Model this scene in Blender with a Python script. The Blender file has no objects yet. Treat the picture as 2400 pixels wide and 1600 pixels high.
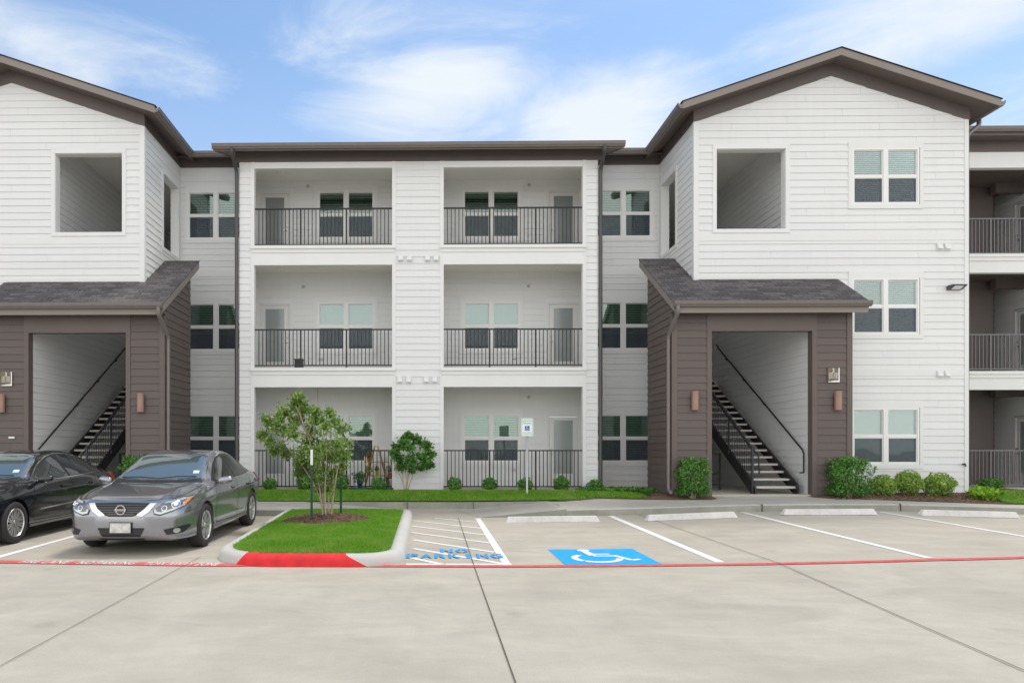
import bpy, bmesh, math, random
import numpy as np
from mathutils import Vector, Matrix
from mathutils.bvhtree import BVHTree
random.seed(7); rng = np.random.default_rng(7)
R = math.radians
scene = bpy.context.scene
COL = scene.collection

# ------------------------------------------------------------------ camera
FPX, CXP, HOR, CAMZ, YAW, SLOPE = 1620.0, 975.0, 1055.0, 1.606, R(.9), .012
cam = bpy.data.objects.new("camera", bpy.data.cameras.new("camera"))
COL.objects.link(cam); scene.camera = cam
cam.location = (0, 0, CAMZ); cam.rotation_euler = (R(90), 0, YAW)
cam.data.sensor_width = 36; cam.data.lens = 36*FPX/2400
cam.data.shift_x = (1200-CXP)/2400; cam.data.shift_y = (HOR-800)/2400
cam.data.clip_start = .05; cam.data.clip_end = 5000

# ------------------------------------------------------------------ light
SUN_EL, SUN_AZ = R(66), R(38)           # azimuth measured from +Y towards +X
SKY_STRENGTH, SUN_STRENGTH, EXPOSURE = .115, 1.3, .68
vs = scene.view_settings
vs.view_transform = 'Standard'; vs.look = 'None'; vs.gamma = 1; vs.exposure = EXPOSURE
sun = bpy.data.objects.new("sun", bpy.data.lights.new("sun", 'SUN')); COL.objects.link(sun)
sun.data.energy = SUN_STRENGTH; sun.data.angle = R(14); sun.data.color = (1, .96, .9)
sd = Vector((math.sin(SUN_AZ)*math.cos(SUN_EL), math.cos(SUN_AZ)*math.cos(SUN_EL), math.sin(SUN_EL)))
sun.rotation_euler = sd.to_track_quat('Z', 'Y').to_euler(); sun.location = (0, 0, 60)

world = bpy.data.worlds.new("World"); scene.world = world; world.use_nodes = True
def build_world():
    nt = world.node_tree; N = nt.nodes; L = nt.links; N.clear()
    out = N.new('ShaderNodeOutputWorld'); bg = N.new('ShaderNodeBackground')
    sky = N.new('ShaderNodeTexSky'); sky.sky_type = 'NISHITA'; sky.sun_disc = False
    sky.sun_elevation = SUN_EL; sky.sun_rotation = SUN_AZ; sky.air_density = 1.0; sky.dust_density = .6; sky.ozone_density = 2.0
    tc = N.new('ShaderNodeTexCoord')
    def math_(op, a, b=None, c=None, clamp=False):
        m = N.new('ShaderNodeMath'); m.operation = op; m.use_clamp = clamp
        for i, v in enumerate((a, b, c)):
            if v is None: continue
            if isinstance(v, (int, float)): m.inputs[i].default_value = v
            else: L.new(v, m.inputs[i])
        return m.outputs[0]
    def noise(scale, sx, sy, sz, detail=6, rough=.55, dist=0, off=0):
        mp = N.new('ShaderNodeMapping'); mp.inputs['Scale'].default_value = (sx, sy, sz); mp.inputs['Location'].default_value = (off, off*.7, off*.3)
        L.new(tc.outputs['Generated'], mp.inputs['Vector'])
        n = N.new('ShaderNodeTexNoise'); n.inputs['Scale'].default_value = scale; n.inputs['Detail'].default_value = detail
        n.inputs['Roughness'].default_value = rough; n.inputs['Distortion'].default_value = dist
        L.new(mp.outputs[0], n.inputs['Vector']); return n.outputs['Fac']
    n1 = noise(3.6, 1, 1, 3.1, 10, .64, .7, 5.3); n2 = noise(2.2, .8, 1, 3.0, 8, .62, .8, 9.7)
    total = None
    # clouds over the buildings: direction, stretch and weight of each bank
    for (cx, cy, cz, sx, sz, w) in CLOUDS:
        v = N.new('ShaderNodeVectorMath'); v.operation = 'SUBTRACT'; L.new(tc.outputs['Generated'], v.inputs[0]); v.inputs[1].default_value = (cx, cy, cz)
        s = N.new('ShaderNodeVectorMath'); s.operation = 'MULTIPLY'; L.new(v.outputs[0], s.inputs[0]); s.inputs[1].default_value = (sx, 1.0, sz)
        l = N.new('ShaderNodeVectorMath'); l.operation = 'LENGTH'; L.new(s.outputs[0], l.inputs[0])
        b = math_('MULTIPLY', math_('SUBTRACT', 1.0, l.outputs['Value'], clamp=True), w)
        total = b if total is None else math_('MAXIMUM', total, b)
    nn = math_('SUBTRACT', n1, .5)
    front = math_('ADD', total, math_('MULTIPLY', nn, 1.5))
    mr = N.new('ShaderNodeMapRange'); mr.interpolation_type = 'SMOOTHSTEP'; L.new(front, mr.inputs[0]); mr.inputs[1].default_value = .38; mr.inputs[2].default_value = 1.2
    gate = N.new('ShaderNodeMapRange'); gate.interpolation_type = 'SMOOTHSTEP'; L.new(total, gate.inputs[0]); gate.inputs[1].default_value = .0; gate.inputs[2].default_value = .28
    cm = math_('MULTIPLY', mr.outputs[0], gate.outputs[0])
    thin = N.new('ShaderNodeMapRange'); thin.interpolation_type = 'SMOOTHSTEP'; L.new(n2, thin.inputs[0]); thin.inputs[1].default_value = .5; thin.inputs[2].default_value = .85; thin.inputs[4].default_value = .35
    # bright unseen cloud behind the camera, added as fill light, strongest near the horizon
    sp = N.new('ShaderNodeSeparateXYZ'); L.new(tc.outputs['Generated'], sp.inputs[0])
    back = N.new('ShaderNodeMapRange'); back.interpolation_type = 'SMOOTHSTEP'; L.new(math_('SUBTRACT', math_('ADD', math_('MULTIPLY', nn, .6), 0.0), sp.outputs['Y']), back.inputs[0]); back.inputs[1].default_value = -.25; back.inputs[2].default_value = .35; back.inputs[4].default_value = .85
    cm = math_('MAXIMUM', cm, thin.outputs[0])
    hz = N.new('ShaderNodeMapRange'); L.new(sp.outputs['Z'], hz.inputs[0]); hz.inputs[1].default_value = 0; hz.inputs[2].default_value = .5; hz.inputs[3].default_value = .55; hz.inputs[4].default_value = .0
    cm = math_('MAXIMUM', cm, hz.outputs[0])
    tint = N.new('ShaderNodeMix'); tint.data_type = 'RGBA'; tint.blend_type = 'MULTIPLY'; tint.inputs[0].default_value = 1
    L.new(sky.outputs[0], tint.inputs[6]); tint.inputs[7].default_value = SKY_TINT
    mx = N.new('ShaderNodeMix'); mx.data_type = 'RGBA'; L.new(cm, mx.inputs[0]); L.new(tint.outputs[2], mx.inputs[6]); mx.inputs[7].default_value = CLOUD_COL
    m2 = N.new('ShaderNodeMix'); m2.data_type = 'RGBA'; L.new(back.outputs[0], m2.inputs[0]); L.new(mx.outputs[2], m2.inputs[6]); bs = N.new('ShaderNodeMapRange'); L.new(sp.outputs['Z'], bs.inputs[0]); bs.inputs[1].default_value = 0; bs.inputs[2].default_value = .8; bs.inputs[3].default_value = 1.3; bs.inputs[4].default_value = .8
    bc = N.new('ShaderNodeMix'); bc.data_type = 'RGBA'; bc.blend_type = 'MULTIPLY'; bc.inputs[0].default_value = 1; bc.inputs[6].default_value = BACK_FILL_COL; L.new(bs.outputs[0], bc.inputs[7]); L.new(bc.outputs[2], m2.inputs[7]); L.new(m2.outputs[2], bg.inputs[0]); bg.inputs[1].default_value = SKY_STRENGTH; L.new(bg.outputs[0], out.inputs[0])
def pdir(u, v):
    a = (u-CXP)/FPX; b = (HOR-v)/FPX
    d = Vector((a*math.cos(YAW)-math.sin(YAW), a*math.sin(YAW)+math.cos(YAW), b)).normalized(); return d
CLOUDS = []
for (u, v, sx, sz, w) in [(1020, 205, 3.2, 7.0, 1.2), (1420, 290, 3.8, 9.0, 1.4), (1160, 300, 4.0, 9, .9), (2200, 30, 2.6, 10, 1.15), (60, 100, 2.2, 9, .85), (350, 120, 2.6, 14, .6), (2330, 280, 3, 7, .7), (700, 330, 2.2, 12, .5)]:
    d = pdir(u, v); CLOUDS.append((d.x, d.y, d.z, sx, sz, w))
SKY_TINT = (.93, 1.0, 1.0, 1); CLOUD_COL = (4.7, 5.05, 5.4, 1); BACK_FILL_COL = (8.5, 8.45, 8.3, 1)
scene.cycles.max_bounces = 12; scene.cycles.diffuse_bounces = 8; scene.cycles.transparent_max_bounces = 16; scene.cycles.glossy_bounces = 5
build_world()

# ------------------------------------------------------------------ pixel measurements -> metres
def ray(u, v):
    a = (u-CXP)/FPX; b = (HOR-v)/FPX
    return a*math.cos(YAW)-math.sin(YAW), a*math.sin(YAW)+math.cos(YAW), b
def at(u, v, Y):
    x, y, b = ray(u, v); t = Y/y; return x*t, CAMZ+b*t
def lerp(x, t):
    if x <= t[0][0]: return t[0][1]
    for (a, b), (c, d) in zip(t, t[1:]):
        if x <= c: return b+(d-b)*(x-a)/(c-a)
    return t[-1][1]
EX = [(1.0, 0), (2.6, .018), (4.2, .05), (6.6, .12), (8, .14), (10, .14), (13, .07), (17, .03)]
def lot(X, Y):
    Yc = min(40, max(-40, Y))
    return SLOPE*Yc + lerp(X, EX)*min(1.15, max(.1, .75+.055*(Y-9)))
def gnd(u, v, dz=0):
    x, y, b = ray(u, v); t = 10
    for i in range(60): t = .5*t+.5*(lot(x*t, y*t)+dz-CAMZ)/b
    return x*t, y*t
# ------------------------------------------------------------------ materials
def newmat(name):
    m = bpy.data.materials.new(name); m.use_nodes = True; nt = m.node_tree
    return m, nt, nt.nodes['Principled BSDF']
def mat(name, col, rough=.6, metal=0, spec=.5, var=0, vscale=6, bump=0, bscale=60, coat=0, stretch=(1, 1, 1), ior=None):
    m, nt, b = newmat(name); N = nt.nodes; L = nt.links
    b.inputs['Base Color'].default_value = (*col, 1); b.inputs['Roughness'].default_value = rough
    b.inputs['Metallic'].default_value = metal; b.inputs['Specular IOR Level'].default_value = spec
    if ior: b.inputs['IOR'].default_value = ior
    if coat: b.inputs['Coat Weight'].default_value = coat; b.inputs['Coat Roughness'].default_value = .04
    if var or bump:
        tc = N.new('ShaderNodeTexCoord'); mp = N.new('ShaderNodeMapping'); mp.inputs['Scale'].default_value = stretch
        L.new(tc.outputs['Object'], mp.inputs['Vector'])
    if var:
        n = N.new('ShaderNodeTexNoise'); n.inputs['Scale'].default_value = vscale; n.inputs['Detail'].default_value = 6; L.new(mp.outputs[0], n.inputs['Vector'])
        r = N.new('ShaderNodeMapRange'); L.new(n.outputs['Fac'], r.inputs[0]); r.inputs[1].default_value = .3; r.inputs[2].default_value = .7
        r.inputs[3].default_value = 1-var; r.inputs[4].default_value = 1+var
        mx = N.new('ShaderNodeMix'); mx.data_type = 'RGBA'; mx.blend_type = 'MULTIPLY'; mx.inputs[0].default_value = 1
        mx.inputs[6].default_value = (*col, 1); L.new(r.outputs[0], mx.inputs[7]); L.new(mx.outputs[2], b.inputs['Base Color'])
    if bump:
        n2 = N.new('ShaderNodeTexNoise'); n2.inputs['Scale'].default_value = bscale; n2.inputs['Detail'].default_value = 4; L.new(mp.outputs[0], n2.inputs['Vector'])
        bp = N.new('ShaderNodeBump'); bp.inputs['Strength'].default_value = bump; bp.inputs['Distance'].default_value = .01
        L.new(n2.outputs['Fac'], bp.inputs['Height']); L.new(bp.outputs[0], b.inputs['Normal'])
    return m
def concrete(name, cols, scale=.35, amt=1.0):
    m, nt, b = newmat(name); N = nt.nodes; L = nt.links
    tc = N.new('ShaderNodeTexCoord')
    def nz(sc, st, det=8, ro=.6, dist=0.):
        mp = N.new('ShaderNodeMapping'); mp.inputs['Scale'].default_value = st; L.new(tc.outputs['Object'], mp.inputs['Vector'])
        n = N.new('ShaderNodeTexNoise'); n.inputs['Scale'].default_value = sc; n.inputs['Detail'].default_value = det; n.inputs['Roughness'].default_value = ro; n.inputs['Distortion'].default_value = dist
        L.new(mp.outputs[0], n.inputs['Vector']); return n.outputs['Fac']
    a = nz(scale, (1, 1.6, 1), dist=.6); c = nz(scale*4, (1, 1.5, 1), dist=.8); d = nz(90, (1, 1, 1), 3)
    e = nz(.8, (.7, 1.5, 1), 9, .7, 1.6)
    cr = N.new('ShaderNodeValToRGB'); L.new(a, cr.inputs[0]); cr.color_ramp.elements[0].position = .34; cr.color_ramp.elements[1].position = .66
    cr.color_ramp.elements[0].color = (*cols[0], 1); cr.color_ramp.elements[1].color = (*cols[1], 1)
    prev = cr.outputs[0]
    f_ = nz(260, (1, 1, 1), 2); k_ = nz(2.6, (1.4, .35, 1), 7, .7, .3)
    for src, lo, hi in ((c, .93, 1.05), (e, .88, 1.06), (d, .93, 1.06), (f_, .92, 1.07), (k_, .955, 1.03)):
        lo = 1-(1-lo)*amt; hi = 1+(hi-1)*amt
        r = N.new('ShaderNodeMapRange'); L.new(src, r.inputs[0]); r.inputs[1].default_value = .3; r.inputs[2].default_value = .7; r.inputs[3].default_value = lo; r.inputs[4].default_value = hi
        mx = N.new('ShaderNodeMix'); mx.data_type = 'RGBA'; mx.blend_type = 'MULTIPLY'; mx.inputs[0].default_value = 1
        L.new(prev, mx.inputs[6]); L.new(r.outputs[0], mx.inputs[7]); prev = mx.outputs[2]
    if 'lot' in name:                                       # scattered drip stains
        vo = N.new('ShaderNodeTexVoronoi'); vo.inputs['Scale'].default_value = .9; mp = N.new('ShaderNodeMapping'); L.new(tc.outputs['Object'], mp.inputs['Vector']); L.new(mp.outputs[0], vo.inputs['Vector']); vo.inputs['Randomness'].default_value = 1
        w_ = N.new('ShaderNodeMath'); w_.operation = 'MULTIPLY_ADD'; L.new(c, w_.inputs[0]); w_.inputs[1].default_value = .35; L.new(vo.outputs['Distance'], w_.inputs[2])
        r = N.new('ShaderNodeMapRange'); r.interpolation_type = 'SMOOTHSTEP'; L.new(w_.outputs[0], r.inputs[0]); r.inputs[1].default_value = .17; r.inputs[2].default_value = .32; r.inputs[3].default_value = .86; r.inputs[4].default_value = 1
        mx = N.new('ShaderNodeMix'); mx.data_type = 'RGBA'; mx.blend_type = 'MULTIPLY'; mx.inputs[0].default_value = 1; L.new(prev, mx.inputs[6]); L.new(r.outputs[0], mx.inputs[7]); prev = mx.outputs[2]
    L.new(prev, b.inputs['Base Color']); b.inputs['Roughness'].default_value = .85; b.inputs['Specular IOR Level'].default_value = .3
    bp = N.new('ShaderNodeBump'); bp.inputs['Strength'].default_value = .15; bp.inputs['Distance'].default_value = .004; L.new(d, bp.inputs['Height']); L.new(bp.outputs[0], b.inputs['Normal'])
    return m
def shingle_mat():
    m, nt, b = newmat('asphalt shingles'); N = nt.nodes; L = nt.links
    tc = N.new('ShaderNodeTexCoord'); mp = N.new('ShaderNodeMapping'); L.new(tc.outputs['UV'], mp.inputs['Vector'])
    br = N.new('ShaderNodeTexBrick'); L.new(mp.outputs[0], br.inputs['Vector']); br.inputs['Scale'].default_value = 1
    br.inputs['Brick Width'].default_value = .27; br.inputs['Row Height'].default_value = .14; br.inputs['Mortar Size'].default_value = .006; br.inputs['Mortar Smooth'].default_value = .3
    br.inputs['Color1'].default_value = (.145, .134, .136, 1); br.inputs['Color2'].default_value = (.075, .069, .072, 1); br.inputs['Mortar'].default_value = (.035, .032, .034, 1)
    br.offset = .37; br.inputs['Bias'].default_value = -.1
    n = N.new('ShaderNodeTexNoise'); n.inputs['Scale'].default_value = 22; n.inputs['Detail'].default_value = 5; L.new(mp.outputs[0], n.inputs['Vector'])
    r = N.new('ShaderNodeMapRange'); L.new(n.outputs['Fac'], r.inputs[0]); r.inputs[1].default_value = .3; r.inputs[2].default_value = .7; r.inputs[3].default_value = .7; r.inputs[4].default_value = 1.35
    mx = N.new('ShaderNodeMix'); mx.data_type = 'RGBA'; mx.blend_type = 'MULTIPLY'; mx.inputs[0].default_value = 1
    L.new(br.outputs['Color'], mx.inputs[6]); L.new(r.outputs[0], mx.inputs[7]); L.new(mx.outputs[2], b.inputs['Base Color'])
    b.inputs['Roughness'].default_value = .95; b.inputs['Specular IOR Level'].default_value = .2
    bp = N.new('ShaderNodeBump'); bp.inputs['Strength'].default_value = .6; bp.inputs['Distance'].default_value = .01; L.new(br.outputs['Fac'], bp.inputs['Height']); bp.invert = True; L.new(bp.outputs[0], b.inputs['Normal'])
    return m
def glass_mat(name, tint, refl=.22, rough=.02):
    m = bpy.data.materials.new(name); m.use_nodes = True; nt = m.node_tree; N = nt.nodes; L = nt.links; N.clear()
    out = N.new('ShaderNodeOutputMaterial'); tr = N.new('ShaderNodeBsdfTransparent'); tr.inputs[0].default_value = (*tint, 1)
    gl = N.new('ShaderNodeBsdfGlossy'); gl.inputs['Roughness'].default_value = rough; gl.inputs['Color'].default_value = (.92, 1, .97, 1)
    lw = N.new('ShaderNodeLayerWeight'); lw.inputs['Blend'].default_value = .35
    ad = N.new('ShaderNodeMath'); ad.operation = 'ADD'; ad.use_clamp = True; L.new(lw.outputs['Fresnel'], ad.inputs[0]); ad.inputs[1].default_value = refl-.08
    tc = N.new('ShaderNodeTexCoord'); n = N.new('ShaderNodeTexNoise'); n.inputs['Scale'].default_value = 1.4; L.new(tc.outputs['Object'], n.inputs['Vector'])
    bp = N.new('ShaderNodeBump'); bp.inputs['Strength'].default_value = .06; bp.inputs['Distance'].default_value = .05; L.new(n.outputs['Fac'], bp.inputs['Height']); L.new(bp.outputs[0], gl.inputs['Normal'])
    mx = N.new('ShaderNodeMixShader'); L.new(ad.outputs[0], mx.inputs[0]); L.new(tr.outputs[0], mx.inputs[1]); L.new(gl.outputs[0], mx.inputs[2]); L.new(mx.outputs[0], out.inputs[0])
    return m
def screen_mat():
    m = bpy.data.materials.new('insect screen mesh'); m.use_nodes = True; nt = m.node_tree; N = nt.nodes; L = nt.links; N.clear()
    out = N.new('ShaderNodeOutputMaterial'); tr = N.new('ShaderNodeBsdfTransparent'); df = N.new('ShaderNodeBsdfDiffuse'); df.inputs[0].default_value = (.105, .12, .15, 1)
    mx = N.new('ShaderNodeMixShader'); mx.inputs[0].default_value = .36; L.new(tr.outputs[0], mx.inputs[1]); L.new(df.outputs[0], mx.inputs[2]); L.new(mx.outputs[0], out.inputs[0]); return m
def leaf_mat(name, c1, c2, patchy=None):
    m, nt, b = newmat(name); N = nt.nodes; L = nt.links
    g = N.new('ShaderNodeNewGeometry'); cr = N.new('ShaderNodeValToRGB'); L.new(g.outputs['Random Per Island'], cr.inputs[0])
    cr.color_ramp.elements[0].color = (*c1, 1); cr.color_ramp.elements[1].color = (*c2, 1)
    col = cr.outputs[0]
    if patchy:                                             # dry and thin patches of the turf
        n = N.new('ShaderNodeTexNoise'); n.inputs['Scale'].default_value = 2.2; n.inputs['Detail'].default_value = 6; L.new(g.outputs['Position'], n.inputs['Vector'])
        r = N.new('ShaderNodeMapRange'); L.new(n.outputs['Fac'], r.inputs[0]); r.inputs[1].default_value = .48; r.inputs[2].default_value = .75; r.inputs[4].default_value = .6
        mp_ = N.new('ShaderNodeMix'); mp_.data_type = 'RGBA'; L.new(r.outputs[0], mp_.inputs[0]); L.new(col, mp_.inputs[6]); mp_.inputs[7].default_value = (*patchy, 1); col = mp_.outputs[2]
    L.new(col, b.inputs['Base Color']); b.inputs['Roughness'].default_value = .55; b.inputs['Specular IOR Level'].default_value = .35
    out = [n for n in N if n.type == 'OUTPUT_MATERIAL'][0]; tl = N.new('ShaderNodeBsdfTranslucent'); L.new(col, tl.inputs[0])
    mx = N.new('ShaderNodeMixShader'); mx.inputs[0].default_value = .3; L.new(b.outputs[0], mx.inputs[1]); L.new(tl.outputs[0], mx.inputs[2]); L.new(mx.outputs[0], out.inputs[0])
    return m
def kerb_mat():
    m = concrete('kerb concrete with red paint', ((.53, .515, .475), (.57, .555, .515)), .6, .45); nt = m.node_tree; N = nt.nodes; L = nt.links; b = N['Principled BSDF']
    prev = b.inputs['Base Color'].links[0].from_socket
    g = N.new('ShaderNodeNewGeometry'); sp = N.new('ShaderNodeSeparateXYZ'); L.new(g.outputs['Position'], sp.inputs[0])
    n = N.new('ShaderNodeTexNoise'); n.inputs['Scale'].default_value = 7; n.inputs['Detail'].default_value = 5; L.new(g.outputs['Position'], n.inputs['Vector'])
    def mt(op, a, bb, clamp=False):
        q = N.new('ShaderNodeMath'); q.operation = op; q.use_clamp = clamp
        for i, v in enumerate((a, bb)):
            if isinstance(v, (int, float)): q.inputs[i].default_value = v
            else: L.new(v, q.inputs[i])
        return q.outputs[0]
    h = mt('SUBTRACT', .262, sp.outputs['Z'])                      # depth below the kerb top: the painted edge leans outward going down
    j = mt('MULTIPLY', mt('SUBTRACT', n.outputs['Fac'], .5), .02)
    lft = mt('ADD', mt('ADD', sp.outputs['X'], 2.37), mt('ADD', mt('MULTIPLY', h, .9), j))
    rgt = mt('ADD', mt('SUBTRACT', -1.06, sp.outputs['X']), mt('ADD', mt('MULTIPLY', h, 2.0), j))
    msk = mt('MULTIPLY', mt('GREATER_THAN', lft, 0), mt('GREATER_THAN', rgt, 0)); msk = mt('MULTIPLY', msk, mt('LESS_THAN', sp.outputs['Y'], 9.6))
    r = N.new('ShaderNodeMapRange'); L.new(n.outputs['Fac'], r.inputs[0]); r.inputs[1].default_value = .3; r.inputs[2].default_value = .7; r.inputs[3].default_value = .85; r.inputs[4].default_value = 1.1
    red = N.new('ShaderNodeMix'); red.data_type = 'RGBA'; red.blend_type = 'MULTIPLY'; red.inputs[0].default_value = 1; red.inputs[6].default_value = (.68, .035, .04, 1); L.new(r.outputs[0], red.inputs[7])
    mx = N.new('ShaderNodeMix'); mx.data_type = 'RGBA'; L.new(msk, mx.inputs[0]); L.new(prev, mx.inputs[6]); L.new(red.outputs[2], mx.inputs[7]); L.new(mx.outputs[2], b.inputs['Base Color'])
    return m
def worn_paint(name, col, wear=.35):
    m, nt, b = newmat(name); N = nt.nodes; L = nt.links
    g = N.new('ShaderNodeNewGeometry'); n = N.new('ShaderNodeTexNoise'); n.inputs['Scale'].default_value = 9; n.inputs['Detail'].default_value = 8; n.inputs['Roughness'].default_value = .7; L.new(g.outputs['Position'], n.inputs['Vector'])
    r = N.new('ShaderNodeMapRange'); L.new(n.outputs['Fac'], r.inputs[0]); r.inputs[1].default_value = .35; r.inputs[2].default_value = .72; r.inputs[3].default_value = 0; r.inputs[4].default_value = wear
    mx = N.new('ShaderNodeMix'); mx.data_type = 'RGBA'; L.new(r.outputs[0], mx.inputs[0]); mx.inputs[6].default_value = (*col, 1); mx.inputs[7].default_value = (.5, .48, .43, 1)
    L.new(mx.outputs[2], b.inputs['Base Color']); b.inputs['Roughness'].default_value = .8; b.inputs['Specular IOR Level'].default_value = .2; return m
def board_mat(name, col, var):
    m = mat(name, col, .55, var=.02, vscale=1.2, stretch=(.4, .4, 4)); nt = m.node_tree; N = nt.nodes; L = nt.links; b = N['Principled BSDF']
    prev = b.inputs['Base Color'].links[0].from_socket; g = N.new('ShaderNodeNewGeometry')
    r = N.new('ShaderNodeMapRange'); L.new(g.outputs['Random Per Island'], r.inputs[0]); r.inputs[3].default_value = 1-var; r.inputs[4].default_value = 1+var*.4
    # faint rain streaks and dust
    mp = N.new('ShaderNodeMapping'); tc = N.new('ShaderNodeTexCoord'); L.new(tc.outputs['Object'], mp.inputs['Vector']); mp.inputs['Scale'].default_value = (5, 5, .35)
    n = N.new('ShaderNodeTexNoise'); n.inputs['Scale'].default_value = 1.5; n.inputs['Detail'].default_value = 7; L.new(mp.outputs[0], n.inputs['Vector'])
    q = N.new('ShaderNodeMapRange'); L.new(n.outputs['Fac'], q.inputs[0]); q.inputs[1].default_value = .5; q.inputs[2].default_value = .8; q.inputs[3].default_value = 1; q.inputs[4].default_value = .97
    for s_ in (r, q):
        mx = N.new('ShaderNodeMix'); mx.data_type = 'RGBA'; mx.blend_type = 'MULTIPLY'; mx.inputs[0].default_value = 1; L.new(prev, mx.inputs[6]); L.new(s_.outputs[0], mx.inputs[7]); prev = mx.outputs[2]
    L.new(prev, b.inputs['Base Color']); return m
M = dict(
    siding=board_mat('white painted lap siding', (.755, .757, .755), .02),
    trim=mat('white painted trim', (.76, .76, .755), .5, var=.02, vscale=2),
    stucco=mat('white balcony wall', (.78, .78, .77), .6, var=.02, vscale=2),
    ceiling=mat('white ceiling', (.82, .81, .77), .7, var=.02),
    bsiding=board_mat('brown painted lap siding', (.118, .092, .083), .1),
    brown=mat('dark brown painted board', (.122, .1, .094), .55, var=.05, vscale=2),
    btrim=mat('brown painted trim', (.128, .1, .09), .55, var=.04, vscale=2),
    rake=mat('brown fascia paint in lit tone', (.24, .205, .18), .5, var=.04, vscale=2),  # same brown paint as the frieze, its stronger light put into the colour
    gutter=mat('bronze gutter metal', (.19, .165, .155), .35, metal=.25, var=.05),
    spout=mat('dark bronze metal', (.085, .08, .082), .4, metal=.3),
    rail=mat('black railing metal', (.018, .018, .02), .4, metal=.2),
    railg=mat('grey railing metal', (.16, .155, .16), .45, metal=.2),
    vinyl=mat('white vinyl', (.8, .8, .79), .35),
    blind=mat('white blind slats', (.72, .73, .7), .5),
    shade=mat('pale roller shade', (.5, .55, .52), .8),
    dark=mat('unlit room backing', (.02, .021, .022), .9),
    glass=glass_mat('green tinted glass', (.70, .81, .75), .16),
    glass2=glass_mat('pale tinted glass', (.83, .885, .875), .17),
    lite2=mat('pale frosted door glass', (.30, .33, .33), .15, spec=.8, var=.05, vscale=3),
    lite3=mat('white frosted door glass', (.36, .40, .39), .18, spec=.8, var=.05, vscale=3),
    lite=mat('frosted door glass', (.26, .28, .28), .12, spec=.8, var=.05, vscale=3),
    screen=screen_mat(),
    door=mat('white door', (.74, .73, .72), .4),
    metal=mat('brushed metal', (.5, .5, .5), .35, metal=1),
    shingle=shingle_mat(),
    lot=concrete('lot concrete', ((.44, .40, .325), (.51, .465, .385))),
    walk=concrete('walk concrete', ((.46, .435, .38), (.53, .505, .445)), .8),
    kerb=kerb_mat(),
    kerb_shade=concrete('shade-toned kerb concrete', ((.27, .27, .23), (.36, .36, .31)), 1.1),  # darker than the walk: shade of the upright faces put into the colour
    stop=concrete('precast concrete', ((.66, .63, .61), (.76, .73, .71)), 3),
    tread=mat('precast stair tread', (.56, .53, .48), .8, var=.06),
    steel=mat('black painted steel', (.028, .028, .032), .4, metal=.2),
    joint=mat('joint filler', (.11, .09, .065), .9, var=.3, vscale=3),
    white=worn_paint('white road paint', (.85, .85, .85), .3),
    red=worn_paint('red road paint', (.68, .06, .065), .35),
    blue=worn_paint('blue road paint', (.0, .36, .80), .12),
    blue2=worn_paint('blue stencil paint', (.01, .33, .74), .15),
    soil=mat('brown mulch', (.16, .095, .06), .95, var=.4, vscale=14, bump=1, bscale=40),
    chip=leaf_mat('wood chips', (.12, .065, .04), (.38, .27, .19)),
    grassb=mat('turf base', (.10, .23, .02), .95, var=.35, vscale=3, bump=1, bscale=80),
    grass=leaf_mat('grass blades', (.11, .29, .015), (.28, .52, .05), (.42, .52, .14)),
    leaf=leaf_mat('bright green leaves', (.06, .17, .02), (.38, .50, .14)),
    leafd=leaf_mat('dark green leaves', (.035, .15, .02), (.19, .40, .08)),
    leafl=leaf_mat('yellow green leaves', (.16, .36, .02), (.38, .6, .06)),
    leafg=leaf_mat('grey green leaves', (.15, .31, .03), (.40, .55, .12)),
    bark=mat('pale bark', (.42, .35, .25), .8, var=.25, vscale=20),
    lamp=mat('copper lamp shade', (.33, .2, .155), .45, metal=.3, var=.1, vscale=4),
    black=mat('black plastic', (.015, .015, .016), .4),
    rubber=mat('tyre rubber', (.03, .028, .028), .75),
    chrome=mat('chrome', (.85, .85, .86), .12, metal=1),
    alloy=mat('alloy rim', (.62, .61, .6), .3, metal=.8),
    galv=mat('galvanised steel', (.5, .51, .52), .45, metal=.6),
    postg=mat('green post paint', (.012, .06, .035), .5),
    wood=mat('light wood', (.5, .3, .12), .6, var=.15, vscale=10),
)
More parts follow.
